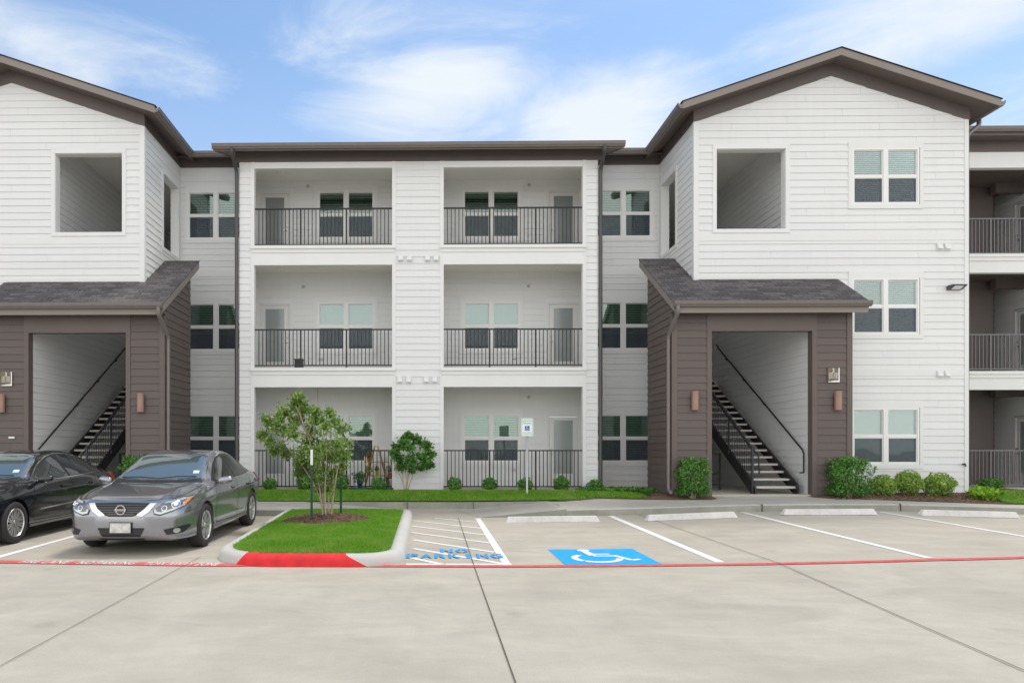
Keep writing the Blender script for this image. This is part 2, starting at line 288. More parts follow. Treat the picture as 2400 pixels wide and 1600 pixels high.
# ------------------------------------------------------------------ mesh helpers
OFF = {}
def link(o, parent=None):
    COL.objects.link(o)
    if parent is not None: o.parent = parent
    return o
def thing(name, label, cat, loc=(0, 0, 0), group=None, rz=0):
    o = bpy.data.objects.new(name, None); COL.objects.link(o); o.empty_display_size = .2
    o.location = loc; o.rotation_euler = (0, 0, rz); o['label'] = label; o['category'] = cat
    if group: o['group'] = group
    OFF[o] = Vector(loc); return o
def tag(o, label, cat, group=None):
    o['label'] = label; o['category'] = cat
    if group: o['group'] = group
    return o
def kind(o, k='structure'): o['kind'] = k; return o
class MB:
    def __init__(s): s.v = []; s.f = []; s.uv = None
    def quad(s, *p):
        i = len(s.v); s.v += [tuple(q) for q in p]; s.f.append(tuple(range(i, i+len(p)))); return s
    def box(s, x0, x1, y0, y1, z0, z1):
        i = len(s.v)
        s.v += [(x0, y0, z0), (x1, y0, z0), (x1, y1, z0), (x0, y1, z0), (x0, y0, z1), (x1, y0, z1), (x1, y1, z1), (x0, y1, z1)]
        for f in ((0, 3, 2, 1), (4, 5, 6, 7), (0, 1, 5, 4), (1, 2, 6, 5), (2, 3, 7, 6), (3, 0, 4, 7)): s.f.append(tuple(i+k for k in f))
        return s
    def beam(s, a, b, w, h, up=(0, 0, 1)):
        a = Vector(a); b = Vector(b); d = (b-a).normalized(); u = Vector(up); sd_ = d.cross(u)
        if sd_.length < 1e-4: sd_ = d.cross(Vector((1, 0, 0)))
        sd_.normalize(); u = sd_.cross(d); i = len(s.v)
        for p in (a, b):
            for (q, r) in ((-1, -1), (1, -1), (1, 1), (-1, 1)): s.v.append(tuple(p+sd_*(q*w/2)+u*(r*h/2)))
        for f in ((0, 1, 2, 3), (7, 6, 5, 4), (0, 4, 5, 1), (1, 5, 6, 2), (2, 6, 7, 3), (3, 7, 4, 0)): s.f.append(tuple(i+k for k in f))
        return s
    def tube(s, path, r, n=8, r2=None):
        P = [Vector(p) for p in path]; m = len(P); base = len(s.v); prev = None
        for k, p in enumerate(P):
            d = (P[min(k+1, m-1)]-P[max(k-1, 0)]).normalized()
            a = d.cross(Vector((0, 0, 1))) if prev is None else prev-d*prev.dot(d)
            if a.length < 1e-3: a = d.cross(Vector((1, 0, 0)))
            a.normalize(); prev = a; b = d.cross(a)
            rr = r if r2 is None else r+(r2-r)*k/(m-1)
            for j in range(n):
                t = 2*math.pi*j/n; s.v.append(tuple(p+a*(rr*math.cos(t))+b*(rr*math.sin(t))))
        for k in range(m-1):
            for j in range(n):
                s.f.append((base+k*n+j, base+k*n+(j+1) % n, base+(k+1)*n+(j+1) % n, base+(k+1)*n+j))
        s.f.append(tuple(base+j for j in range(n))[::-1]); s.f.append(tuple(base+(m-1)*n+j for j in range(n))); return s
    def prism(s, pts, d):               # polygon pts (3D) pushed along vector d
        n = len(pts); i = len(s.v); d = Vector(d)
        s.v += [tuple(p) for p in pts]+[tuple(Vector(p)+d) for p in pts]
        s.f.append(tuple(i+k for k in range(n))[::-1]); s.f.append(tuple(i+n+k for k in range(n)))
        for k in range(n): s.f.append((i+k, i+(k+1) % n, i+n+(k+1) % n, i+n+k))
        return s
    def lathe(s, prof, c, n=24, axis='z'):
        base = len(s.v); m = len(prof)
        for (r, h) in prof:
            for j in range(n):
                t = 2*math.pi*j/n; q = (r*math.cos(t), r*math.sin(t), h)
                if axis == 'x': q = (h, q[0], q[1])
                elif axis == 'y': q = (q[0], h, q[1])
                s.v.append((c[0]+q[0], c[1]+q[1], c[2]+q[2]))
        for k in range(m-1):
            for j in range(n): s.f.append((base+k*n+j, base+k*n+(j+1) % n, base+(k+1)*n+(j+1) % n, base+(k+1)*n+j))
        return s
    def build(s, name, mtl, parent=None, smooth=False, bevel=0, recalc=True):
        me = bpy.data.meshes.new(name); off = OFF.get(parent, Vector((0, 0, 0)))
        vv = [(a-off.x, b-off.y, c-off.z) for a, b, c in s.v]
        me.from_pydata(vv, [], s.f); me.materials.append(mtl)
        if recalc or bevel:
            bm = bmesh.new(); bm.from_mesh(me)
            if recalc: bmesh.ops.recalc_face_normals(bm, faces=bm.faces)
            if bevel:
                bmesh.ops.remove_doubles(bm, verts=bm.verts, dist=1e-5)
                ed = [e for e in bm.edges if len(e.link_faces) == 2 and e.calc_face_angle(0) > .6]
                bmesh.ops.bevel(bm, geom=ed, offset=bevel, segments=2, affect='EDGES', profile=.6)
            bm.to_mesh(me); bm.free()
        if smooth: me.shade_smooth()
        o = bpy.data.objects.new(name, me); link(o, parent); OFF[o] = off
        return o
def text_mesh(name, body, size, mtl, parent=None, extrude=.001, align='CENTER', stencil=0, sx=1, bold=0):
    cu = bpy.data.curves.new(name, 'FONT'); cu.body = body; cu.size = size; cu.extrude = extrude; cu.offset = bold; cu.align_x = align; cu.align_y = 'CENTER'
    t = bpy.data.objects.new(name+'_tmp', cu); COL.objects.link(t)
    bpy.context.view_layer.update(); dg = bpy.context.evaluated_depsgraph_get()
    me = bpy.data.meshes.new_from_object(t.evaluated_get(dg)); bpy.data.objects.remove(t); bpy.data.curves.remove(cu)
    bm = bmesh.new(); bm.from_mesh(me)
    for v in bm.verts: v.co.x *= sx
    bm.to_mesh(me); bm.free(); me.materials.clear(); me.materials.append(mtl); me.name = name
    o = bpy.data.objects.new(name, me); link(o, parent); return o
def np_mesh(name, verts, nper, mtl, parent=None, smooth=False):
    n = len(verts); me = bpy.data.meshes.new(name); off = OFF.get(parent, Vector((0, 0, 0)))
    verts = verts-np.array(off); nf = n//nper
    me.vertices.add(n); me.vertices.foreach_set('co', verts.astype(np.float32).ravel())
    me.loops.add(n); me.loops.foreach_set('vertex_index', np.arange(n, dtype=np.int32))
    me.polygons.add(nf); me.polygons.foreach_set('loop_start', np.arange(0, n, nper, dtype=np.int32))
    me.update(calc_edges=True); me.validate(); me.materials.append(mtl)
    o = bpy.data.objects.new(name, me); link(o, parent); return o
def leaves(name, centers, size, mtl, parent, outward=None, elong=1.7, droop=.0):
    c = np.asarray(centers); n = len(c)
    d = rng.normal(size=(n, 3)); d /= np.linalg.norm(d, axis=1)[:, None]
    if outward is not None: d = d*.7+outward*.8; d /= np.linalg.norm(d, axis=1)[:, None]
    a = np.cross(d, rng.normal(size=(n, 3))); a /= np.linalg.norm(a, axis=1)[:, None]; b = np.cross(d, a)
    s = size*(.6+.8*rng.random(n))[:, None]; a = a*s*elong*.5; b = b*s*.5
    q = np.stack([c-a, c+b*.9-a*.1, c+a, c-b*.9-a*.1], 1).reshape(-1, 3)
    return np_mesh(name, q, 4, mtl, parent)
# ------------------------------------------------------------------ the apartment building
YB, YR, YW, YP = 18.5, 20.1, 17.5, 16.6      # planes: balcony bay, recessed wall, gabled wings, stair porches
FL = (.55, 3.80, 7.05)
CRS = .178
bld = thing('apartment_building', 'white three-storey apartment building with brown stair porches and balconies', 'building', (-.24, YB, .55))
OFF[bld] = Vector((0, YB, .55))
class Coll(MB):
    def __init__(s, name, m): MB.__init__(s); s.name = name; s.m = m
    def cut(s):
        if s.v: o = s.build(s.name, s.m, bld); s.v = []; s.f = []; return o
def srt(a, b): return (a, b) if a < b else (b, a)
def siding(mb, face, c, a0, a1, z0, z1, holes=(), top=None, sgn=-1):
    def pt(a, z, o): return (a, c+sgn*o, z) if face == 'y' else (c+sgn*o, a, z)
    a0, a1 = srt(a0, a1)
    k = int(math.floor((z0-.55)/CRS)); z = .55+k*CRS
    while z < z1-1e-6:
        k_row = int(round((z-.55)/CRS))
        cuts = sorted({max(z, z0), min(z+CRS, z1)} | {h for H in holes for h in H[2:] if max(z, z0) < h < min(z+CRS, z1)})
        for za, zb in zip(cuts, cuts[1:]):
            if zb-za < 1e-4: continue
            oa = .016*(1-(za-z)/CRS)+.002; ob = .016*(1-(zb-z)/CRS)+.002
            iv = [(a0, a1)]
            for h in holes:
                if h[2] < zb-1e-4 and h[3] > za+1e-4:
                    h0, h1 = srt(h[0], h[1]); nv = []
                    for p, q in iv:
                        if h1 <= p or h0 >= q: nv.append((p, q)); continue
                        if h0 > p: nv.append((p, h0))
                        if h1 < q: nv.append((h1, q))
                    iv = nv
            jv = []
            for p, q in iv:                                # boards 3.6 m long with staggered butt joints
                j0 = -40+(k_row*1.37 % 3.66); c_ = [p]
                while j0 < q:
                    if j0 > p+.3 and j0 < q-.3: c_.append(j0)
                    j0 += 3.66
                c_.append(q)
                jv += [(c_[i]+(.0012 if i else 0), c_[i+1]-(.0012 if i < len(c_)-2 else 0)) for i in range(len(c_)-1)]
            for p, q in jv:
                pb, qb, pt_, qt = p, q, p, q
                if top:
                    lb, rb = top(za); lt, rt = top(zb)
                    pb, qb = max(p, lb), min(q, rb); pt_, qt = max(p, lt), min(q, rt)
                    if qb-pb < .01: continue
                    if qt < pt_: qt = pt_ = (qt+pt_)/2
                mb.quad(pt(pb, za, oa), pt(qb, za, oa), pt(qt, zb, ob), pt(pt_, zb, ob))
                if abs(za-z) < 1e-5: mb.quad(pt(pb, za, .0), pt(qb, za, .0), pt(qb, za, oa), pt(pb, za, oa))
        z += CRS
    if isinstance(mb, Coll): mb.cut()
# ---- prototypes: one twin double-hung window and its copies
WW, WH = 1.66, 1.415
def window(x, z, Y, style, blinds='slats', parent=bld, gap=None):
    key = (style, blinds, gap)
    if key in window.cache:
        src = window.cache[key]; w = src.copy(); link(w, parent)
        for ch in src.children: c = ch.copy(); link(c, w)
    else:
        f = MB()
        f.box(0, WW, -.03, .07, 0, .045); f.box(0, WW, -.03, .07, WH-.045, WH); f.box(0, .045, -.0298, .07, .045, WH-.045); f.box(WW-.045, WW, -.0298, .07, .045, WH-.045)
        f.box(WW/2-.06, WW/2+.06, -.034, .07, .045, WH-.045); mid = WH*.5
        for a, b in ((.045, WW/2-.06), (WW/2+.06, WW-.045)):
            f.box(a, b, -.022, .05, mid-.03, mid+.03)
            for lo, hi, y in ((.045, mid-.03, -.012), (mid+.03, WH-.045, .002)):
                f.box(a, a+.022, y, .05, lo, hi); f.box(b-.022, b, y, .05, lo, hi); f.box(a+.022, b-.022, y, .05, lo, lo+.022); f.box(a+.022, b-.022, y, .05, hi-.022, hi)
        w = f.build('window', M['vinyl'], None); w.parent = parent
        g = MB(); sc = MB(); bl = MB(); sh = MB()
        for a, b in ((.06, WW/2-.075), (WW/2+.075, WW-.06)):
            g.box(a, b, .018, .024, .06, WH-.06)
            sc.box(a, b, -.008, -.006, .06, mid-.035)
            if blinds == 'slats':
                zz = .07 if gap is None else gap
                n = 0
                while zz < WH-.07:
                    o_ = .028 if style == 'open' else .036; y_ = .04 if style == 'open' else .028; bl.box(a+.01, b-.01, .075, .0755, zz, zz+.003); bl.quad((a+.01, .075, zz), (b-.01, .075, zz), (b-.01, .075+y_, zz+o_), (a+.01, .075+y_, zz+o_)); zz += .05
                bl.box(a+.005, b-.005, .07, .1, WH-.09, WH-.055)
            else: sh.box(a+.008, b-.008, .08, .084, .5 if gap is None else gap, WH-.06)
        def sub(mb, n, mt_):
            o = mb.build(n, mt_, None); o.parent = w; return o
        sub(g, 'pane', M['glass' if style in ('green', 'open') else 'glass2']); sub(sc, 'insect_screen', M['screen'])
        if blinds == 'slats': sub(bl, 'blind', M['blind'])
        else: sub(sh, 'roller_shade', M['shade'])
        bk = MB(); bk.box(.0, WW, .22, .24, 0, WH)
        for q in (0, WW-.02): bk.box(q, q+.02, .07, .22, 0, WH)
        sub(bk, 'dark_backing', M['dark'])  # dark sheet stands in for the unlit room and blocks light
        w.location = (0, 0, 0); window.cache[key] = w
    o = OFF[parent]; w.location = (x-o.x, Y-o.y, z-o.z)
    return w
window.cache = {}
def door(x0, z, Y, hinge=1, lite=None, parent=bld):
    """x0 left edge; hinge=+1 puts the glass to the right of the leaf and the handle to the left"""
    W, H = .93, 2.08; f = MB()
    f.box(0, .05, -.02, .06, 0, H); f.box(W-.05, W, -.02, .06, 0, H); f.box(.05, W-.05, -.02, .06, H-.05, H); f.box(.06, W-.06, .006, .04, .012, H-.06)
    lx0, lx1 = .19, W-.19
    for b in ((lx0-.03, lx0, .38, 1.92), (lx1, lx1+.03, .38, 1.92), (lx0, lx1, .35, .38), (lx0, lx1, 1.92, 1.95)): f.box(b[0], b[1], -.008, .0062, b[2], b[3])
    d = f.build('door', M['door'], None); d.parent = parent; o = OFF[parent]; d.location = (x0-o.x, Y-o.y, z-o.z)
    g = MB(); g.box(lx0, lx1, .002, .0075, .38, 1.92); q = g.build('door_glass', lite or M['lite']); q.parent = d
    h = MB(); hx = .105 if hinge > 0 else W-.105
    h.lathe([(0, -.03), (.03, -.028), (.03, -.002)], (hx, 0, 1.1), 12, 'y'); h.lathe([(0, -.02), (.032, -.018), (.032, 0)], (hx, 0, .96), 12, 'y'); h.box(hx-(.0 if hinge > 0 else .11), hx+(.11 if hinge > 0 else 0), -.06, -.045, .95, .97); h.box(hx-.01, hx+.01, -.05, -.015, .95, .97)
    q = h.build('handle', M['metal']); q.parent = d
    return d
# door/window apertures are cut from the siding; trims go round them
sid = Coll('siding_wall', M['siding']); trim = Coll('trim_board', M['trim']); flat = Coll('balcony_band', M['stucco']); bsid = Coll('porch_wall', M['bsiding']); btr = Coll('porch_trim', M['btrim']); ceil = Coll('ceiling', M['ceiling'])
def frame_trim(x0, x1, z0, z1, Y, w=.095, t=.028, mb=None, head=.16, sill=.1):
    mb = Coll('window_trim', M['trim'])
    mb.box(x0-w, x0, Y-t, Y, z0, z1); mb.box(x1, x1+w, Y-t, Y, z0, z1)
    mb.box(x0-w, x1+w, Y-t-.003, Y, z1, z1+head); mb.box(x0-w, x1+w, Y-t-.003, Y, z0-sill, z0); mb.cut()
F1T, F2T, F3T = 3.30, 6.567, 9.165
OPT = (F1T, F2T, F3T); ceilZ = (3.52, 6.77, 9.46)
# -- balcony bay
hb = []
for s in (-1, 1):
    a, b = srt(s*.69, s*4.39)
    hb.append((a, b, .55, 9.165))
for a, b in ((-4.793, -4.49), (-.59, .59), (4.49, 4.793)): siding(sid, 'y', YB, a, b, .55, 9.33)
for s in (-1, 1):
    for e, d in ((.69, -1), (4.39, 1)):
        x0, x1 = srt(s*e, s*(e+d*.1)); trim.box(x0, x1, YB-.026, YB+.14, .55, 9.33); trim.cut()
    a, b = srt(s*.69, s*4.39)
    flat.box(a, b, YB-.012, YB+.14, F3T, 9.33); flat.cut()
    for k in (0, 1):
        zt = OPT[k]; flat.box(a-.02, b+.02, YB-.03, YB+.14, zt, zt+.33)                 # flat band below the balcony edge
        flat.box(a-.06, b+.06, YB-.05, YB+.02, zt+.33, zt+.43); flat.box(a-.09, b+.09, YB-.085, YB+.02, zt+.43, zt+.515); flat.cut()
    # balcony rooms
    ai, bi = srt(s*.62, s*4.78)
    for k in range(3):
        top = ceilZ[k]
        ceil.box(ai, bi, YB+.14, YR, top, top+.06); ceil.cut()
        fl_ = Coll('balcony_floor', M['walk']); fl_.box(ai, bi, YB+.02 if k else YB+.05, YR, FL[k]-.12, FL[k]-.001); fl_.cut()
        for xx, dd in ((ai, -1), (bi, 1)):
            if dd > 0: siding(sid, 'x', xx, YB+.14, YR, FL[k], top, sgn=-1)
            else: siding(sid, 'x', xx, YB+.14, YR, FL[k], top, sgn=1)
        dx0, dx1 = srt(s*3.73, s*4.66); wx0, wx1 = srt(s*1.28, s*(1.28+WW)); fz = FL[k]
        siding(sid, 'y', YR, ai, bi, fz, top, [(dx0-.08, dx1+.08, fz, fz+2.2), (wx0-.09, wx1+.09, fz+.6, fz+2.26)])
        frame_trim(wx0, wx1, fz+.70, fz+2.115, YR); trim.box(dx0-.08, dx0, YR-.03, YR, fz, fz+2.08); trim.box(dx1, dx1+.08, YR-.03, YR, fz, fz+2.08); trim.box(dx0-.08, dx1+.08, YR-.033, YR, fz+2.08, fz+2.2); trim.name = 'door_trim'; trim.cut(); trim.name = 'trim_board'
        lf = {2: M['lite'], 1: M['lite2'], 0: M['lite3']}[k]
        door(dx0, fz+.005, YR+.01, 1 if s > 0 else -1, lf)
        if k == 2: window(wx0, fz+.70, YR, 'open', 'slats')
        elif k == 1: window(wx0, fz+.70, YR, 'pale', 'shade', gap=.66)
        else: window(wx0, fz+.70, YR, 'green', 'slats', gap=.1)
    siding(sid, 'x', s*4.793, YB, YR, .55, 9.6, sgn=s)
WTOP = 9.85
# -- recessed walls between bay and wings, and the same walls' third floor at the wing
for s in (-1, 1):
    a, b = srt(s*4.793, s*6.97); hol = []
    for k in range(3):
        wx0, wx1 = srt(s*5.09, s*(5.09+WW)); z0 = FL[k]+.70
        hol.append((wx0-.07, wx1+.07, z0-.1, z0+WH+.15)); frame_trim(wx0, wx1, z0, z0+WH, YR, .07)
        if k == 1: window(wx0, z0, YR, 'green', 'slats', gap=.5)
        else: window(wx0, z0, YR, 'open' if k == 2 else 'green', 'slats')
    siding(sid, 'y', YR, a, b, .55, WTOP, hol)
    for zb in (3.42, 6.67): trim.box(a, b, YR-.026, YR, zb, zb+.19); trim.cut()
# -- wings
APX, WX0, WX1 = 10.37, 6.97, 13.77
WTOP = 9.85; G = 1/3.
def gable(s):
    def f(z):
        z = z-.2
        if z <= WTOP: d = 99
        else: d = max(0, (APX-WX0)-(z-WTOP)/G)
        return (s*APX-d if True else 0, s*APX+d)
    return f
for s in (-1, 1):
    a, b = srt(s*WX0, s*WX1)
    o0, o1 = srt(s*7.52, s*9.24)
    hol = [(o0-.1, o1+.1, 7.16-.1, 9.17+.12)]
    frame_trim(o0, o1, 7.16, 9.17, YW, .1, head=.12)
    wx0, wx1 = srt(s*10.887, s*(10.887+WW+.02))
    for k in range(3):
        z0 = FL[k]+.70; hol.append((wx0-.09, wx1+.09, z0-.1, z0+WH+.16)); frame_trim(wx0, wx1, z0, z0+WH, YW, .09)
        if k == 0: window(wx0, z0, YW, 'pale', 'shade', gap=.07)
        else: window(wx0, z0, YW, 'pale', 'slats')
    p0, p1 = srt(s*7.0, s*9.43)
    hol.append((p0, p1, .3, 4.93)); q0, q1 = srt(s*6.97, s*7.0); 
    siding(sid, 'y', YW, a, b, .55, WTOP+(APX-WX0)*G+.08, hol, top=gable(s))
    for e in (WX0, WX1):                                                       # corner boards
        x0, x1 = srt(s*e, s*(e+(.1 if e == WX0 else -.1))); trim.box(x0, x1, YW-.028, YW, .55, WTOP+.02); trim.cut()
    trim.box(*srt(s*(WX0-.028), s*WX0), YW-.028, YW+.09, .55, WTOP); trim.cut()
    for zb in (3.47, 6.86):
        x0, x1 = srt(s*(WX0+.1), s*(WX1-.1))
        if zb < 5: x0, x1 = srt(s*10.45, s*(WX1-.1))
        trim.box(x0, x1, YW-.02, YW, zb, zb+.17); trim.cut()
    # reveals of the big third-floor opening
    for x0, x1, z0, z1 in ((o0, o0+.01, 7.16, 9.17), (o1-.01, o1, 7.16, 9.17), (o0+.01, o1-.01, 7.15, 7.16), (o0+.01, o1-.01, 9.16, 9.17)): flat.box(x0, x1, YW, YW+.2, z0, z1)
    flat.name = 'opening_reveal'; flat.cut()
    # wing side wall facing the recess, with its own opening
    hy = (18.78, 19.9, 7.16, 9.17)
    siding(sid, 'x', s*WX0, YW, YR, .55, WTOP, [(hy[0]-.1, YR, hy[2]-.1, hy[3]+.12)], sgn=-s)
    t0, t1 = srt(s*WX0, s*(WX0-.028))
    trim.box(t0, t1, hy[0]-.1, hy[0], hy[2], hy[3]); trim.box(t0, t1, hy[1], YR, hy[2], hy[3]); trim.box(t0, t1, hy[0]-.1, YR, hy[3], hy[3]+.12); trim.box(t0, t1, hy[0]-.1, YR, hy[2]-.1, hy[2]); trim.name = 'window_trim'; trim.cut(); trim.name = 'trim_board'
    j0, j1 = srt(s*WX0, s*(WX0+.2)); flat.box(j0, j1, hy[0]-.01, hy[0], hy[2], hy[3]); flat.box(j0, j1, hy[1], hy[1]+.01, hy[2], hy[3]); flat.box(j0, j1, hy[0], hy[1], hy[3], hy[3]+.01); flat.box(j0, j1, hy[0], hy[1], hy[2]-.01, hy[2]); flat.cut(); flat.name = 'balcony_band'
    # outer side of the wing, back of the wing interior
    siding(sid, 'x', s*WX1, YW, YR+6, .55, WTOP, sgn=s)
    # breezeway: inner walls, ceilings, landings
    siding(sid, 'x', s*9.43, YP+.17, YW+.2, .45, 4.92, sgn=-s); siding(sid, 'x', s*9.43, YW+.2, 26.5, .45, 9.75, sgn=-s)
    siding(sid, 'x', s*7.0, YP+.17, YW+.2, .45, 4.92, sgn=s); siding(sid, 'x', s*7.17, YW+.2, 26.5, .45, 9.75, [(hy[0], hy[1], hy[2], hy[3])], sgn=s)
    siding(sid, 'y', 26.5, s*7.0, s*9.43, .45, 9.75, sgn=-1)
    x0, x1 = srt(s*7.0, s*9.43)
    ceil.box(x0, x1, YW+.2, 26.5, 9.75, 9.8); ceil.cut(); ceil.box(x0, x1, YP+.17, YW+.2, 4.92, 4.96); ceil.cut()
    # -- stair porch
    X0, X1 = 6.11, 10.32; pz = 4.94
    x0, x1 = srt(s*X0, s*X1); o0, o1 = srt(s*7.03, s*9.40)
    siding(bsid, 'y', YP, x0, o0-.11, .45, pz); siding(bsid, 'y', YP, o1+.11, x1, .45, pz)
    btr.box(o0-.11, o0, YP-.026, YP+.17, .5, 4.445); btr.box(o1, o1+.11, YP-.026, YP+.17, .5, 4.445)
    btr.box(o0-.11, o1+.11, YP-.024, YP+.17, 4.445, pz); btr.cut()
    for e, d in ((X0, 1), (X1, -1)):
        c0, c1 = srt(s*e, s*(e+d*.1)); btr.box(c0, c1, YP-.028, YP, .5, pz)
        c0, c1 = srt(s*e, s*(e-d*.026)); btr.box(c0, c1, YP-.028, YP+.09, .5, pz); btr.cut()
    zr = lambda y: 5.08+.655*(y-16.25)-.12
    siding(bsid, 'x', s*X0, YP, 18.45, .45, 6.4, sgn=-s, top=lambda z: (max(YP, 16.25+(z+.12-5.08)/.655), 18.45))
    siding(bsid, 'y', 18.45, *srt(s*X0, s*WX0), .45, 6.4, sgn=1)
    siding(bsid, 'x', s*X1, YP, YW, .45, 5.6, sgn=s, top=lambda z: (max(YP, 16.25+(z+.12-5.08)/.655), YW))
for c_ in (sid, trim, flat, bsid, btr, ceil): c_.cut()
# -- friezes, soffits, fascias, gutters
def gutter(path, name='gutter'):
    """K-style profile swept along a polyline; outward side is to the right of travel"""
    prof = [(0, 0), (.07, 0), (.085, .03), (.105, .05), (.115, .09), (.115, .11), (.125, .112), (.125, .125), (.1, .125), (.1, .1), (.01, .1), (0, .125)]
    mb = MB(); P = [Vector(p) for p in path]; n = len(prof); m = len(P)
    for k, p in enumerate(P):
        d0 = (P[k]-P[k-1]).normalized() if k else (P[1]-P[0]).normalized(); d1 = (P[k+1]-P[k]).normalized() if k < m-1 else d0
        n0 = Vector((d0.y, -d0.x, 0)); n1 = Vector((d1.y, -d1.x, 0)); nn = (n0+n1).normalized(); sc = 1/max(.3, nn.dot(n0))
        for (u, h) in prof: mb.v.append(tuple(p+nn*(u*sc)+Vector((0, 0, h))))
    for k in range(m-1):
        for j in range(n): mb.f.append((k*n+j, k*n+(j+1) % n, (k+1)*n+(j+1) % n, (k+1)*n+j))
    mb.f.append(tuple(range(n))); mb.f.append(tuple((m-1)*n+j for j in range(n))[::-1])
    return mb.build(name, M['gutter'], bld)
fz = Coll('frieze_board', M['brown']); soff = Coll('soffit', M['btrim']); fas = Coll('fascia', M['rake']); roofs = Coll('roof', M['shingle'])
def cut4():
    for c_ in (fz, soff, fas, roofs): c_.cut()
EV, RK = .45, .45                        # eave and rake overhang
ZE = WTOP+.30                            # soffit height at the wing wall
for s in (-1, 1):
    # frieze on the gable: a sloping board .3 m high
    for e in (-1, 1):
        xa, xe = s*APX, s*APX+e*(APX-WX0)
        fz.prism([(xa, YW-.03, ZE+(APX-WX0)*G), (xe, YW-.03, ZE), (xe, YW-.03, WTOP), (xa, YW-.03, WTOP+(APX-WX0)*G)], (0, .028, 0))
        # soffit and roof slab of each slope
        xo = s*APX+e*(APX-WX0+EV); zo = ZE-EV*G; za = ZE+(APX-WX0)*G
        y0, y1 = YW-RK, YR+7
        soff.prism([(xa, y0+.02, za), (xo, y0+.02, zo), (xo, y0+.02, zo+.03), (xa, y0+.02, za+.03)], (0, y1-y0-.02, 0))
        fas.prism([(xa, y0, za-.02), (xo, y0, zo-.02), (xo, y0, zo+.15), (xa, y0, za+.15)], (0, .022, 0))
        roofs.prism([(xa, y0-.02, za+.155), (xo+e*.03, y0-.02, zo+.145), (xo+e*.03, y0-.02, zo+.165), (xa, y0-.02, za+.178)], (0, y1-y0, 0))
        ye = YR-.42 if e*s < 0 else y1
        fas.box(*srt(xo-e*.02, xo), y0+.022, ye, zo-.03, zo+.13)
    fz.box(*srt(s*(WX0-.03), s*WX0), YW-.03, YR, WTOP, ZE); fz.box(*srt(s*(WX1+.03), s*WX1), YW-.03, YR+6, WTOP, ZE)
    cut4()
    # recess eave
    fz.box(*srt(s*4.9, s*(WX0-.03)), YR-.03, YR, WTOP, ZE)
    ye = YR-.42; zs = ZE-.42*G
    soff.prism([(s*4.6, YR, ZE), (s*4.6, ye, zs), (s*4.6, ye, zs+.02), (s*4.6, YR, ZE+.02)], (s*(WX0-4.6), 0, 0))
    fas.box(*srt(s*4.6, s*(WX0-.45)), ye-.022, ye, zs-.03, zs+.12)
    cut4()
    # porch roof, rake boards and eave
    x0, x1 = 6.11-.10, 10.32+.22; y0, ya, yb = 16.27, YW, 18.88; zz = lambda y: 5.08+.655*(y-16.25)
    fas.box(*srt(s*(x0+.02), s*(x1-.02)), y0-.002, y0+.02, 4.82, 5.05)
    soff.box(*srt(s*(x0+.03), s*(x1-.03)), y0+.02, YP, 4.88, 4.90)
    for xx, yy in ((x0, yb), (x1, ya)):
        w0, w1 = srt(s*xx, s*(xx+.03 if xx == x0 else xx-.03))
        fas.prism([(w0, y0, zz(y0)-.22), (w0, yy, zz(yy)-.22), (w0, yy, zz(yy)-.02), (w0, y0, zz(y0)-.02)], (w1-w0, 0, 0))
        w0, w1 = srt(s*(xx+.03), s*6.11) if xx == x0 else srt(s*10.32, s*(xx-.03))
        soff.prism([(w0, y0+.1, zz(y0+.1)-.19), (w0, yy, zz(yy)-.19), (w0, yy, zz(yy)-.17), (w0, y0+.1, zz(y0+.1)-.17)], (w1-w0, 0, 0))
    cut4()
cut4()
fz.box(-4.9, 4.9, YB-.03, YB, 9.33, 9.62)
YE = YB-.42
soff.prism([(-5.35, YR, 10.15), (-5.35, YB, 9.62), (-5.35, YE, 9.485), (-5.35, YE, 9.505), (-5.35, YB, 9.64), (-5.35, YR, 10.17)], (10.7, 0, 0)); fas.box(-5.35, 5.35, YE-.022, YE, 9.46, 9.60)
roofs.prism([(-5.4, YE-.06, 9.61), (5.4, YE-.06, 9.61), (5.4, YR+2, 10.98), (-5.4, YR+2, 10.98)], (0, 0, .02)); roofs.cut()
roofs.prism([(-7.2, YR-.46, 10.13), (7.2, YR-.46, 10.13), (7.2, YR+6, 12.28), (-7.2, YR+6, 12.28)], (0, 0, .02))
for s in (-1, 1): fas.prism([(s*5.35, YE, 9.46), (s*5.35, YR-.4, 9.98), (s*5.35, YR-.4, 10.13), (s*5.35, YE, 9.61)], (s*.02, 0, 0))
cut4()
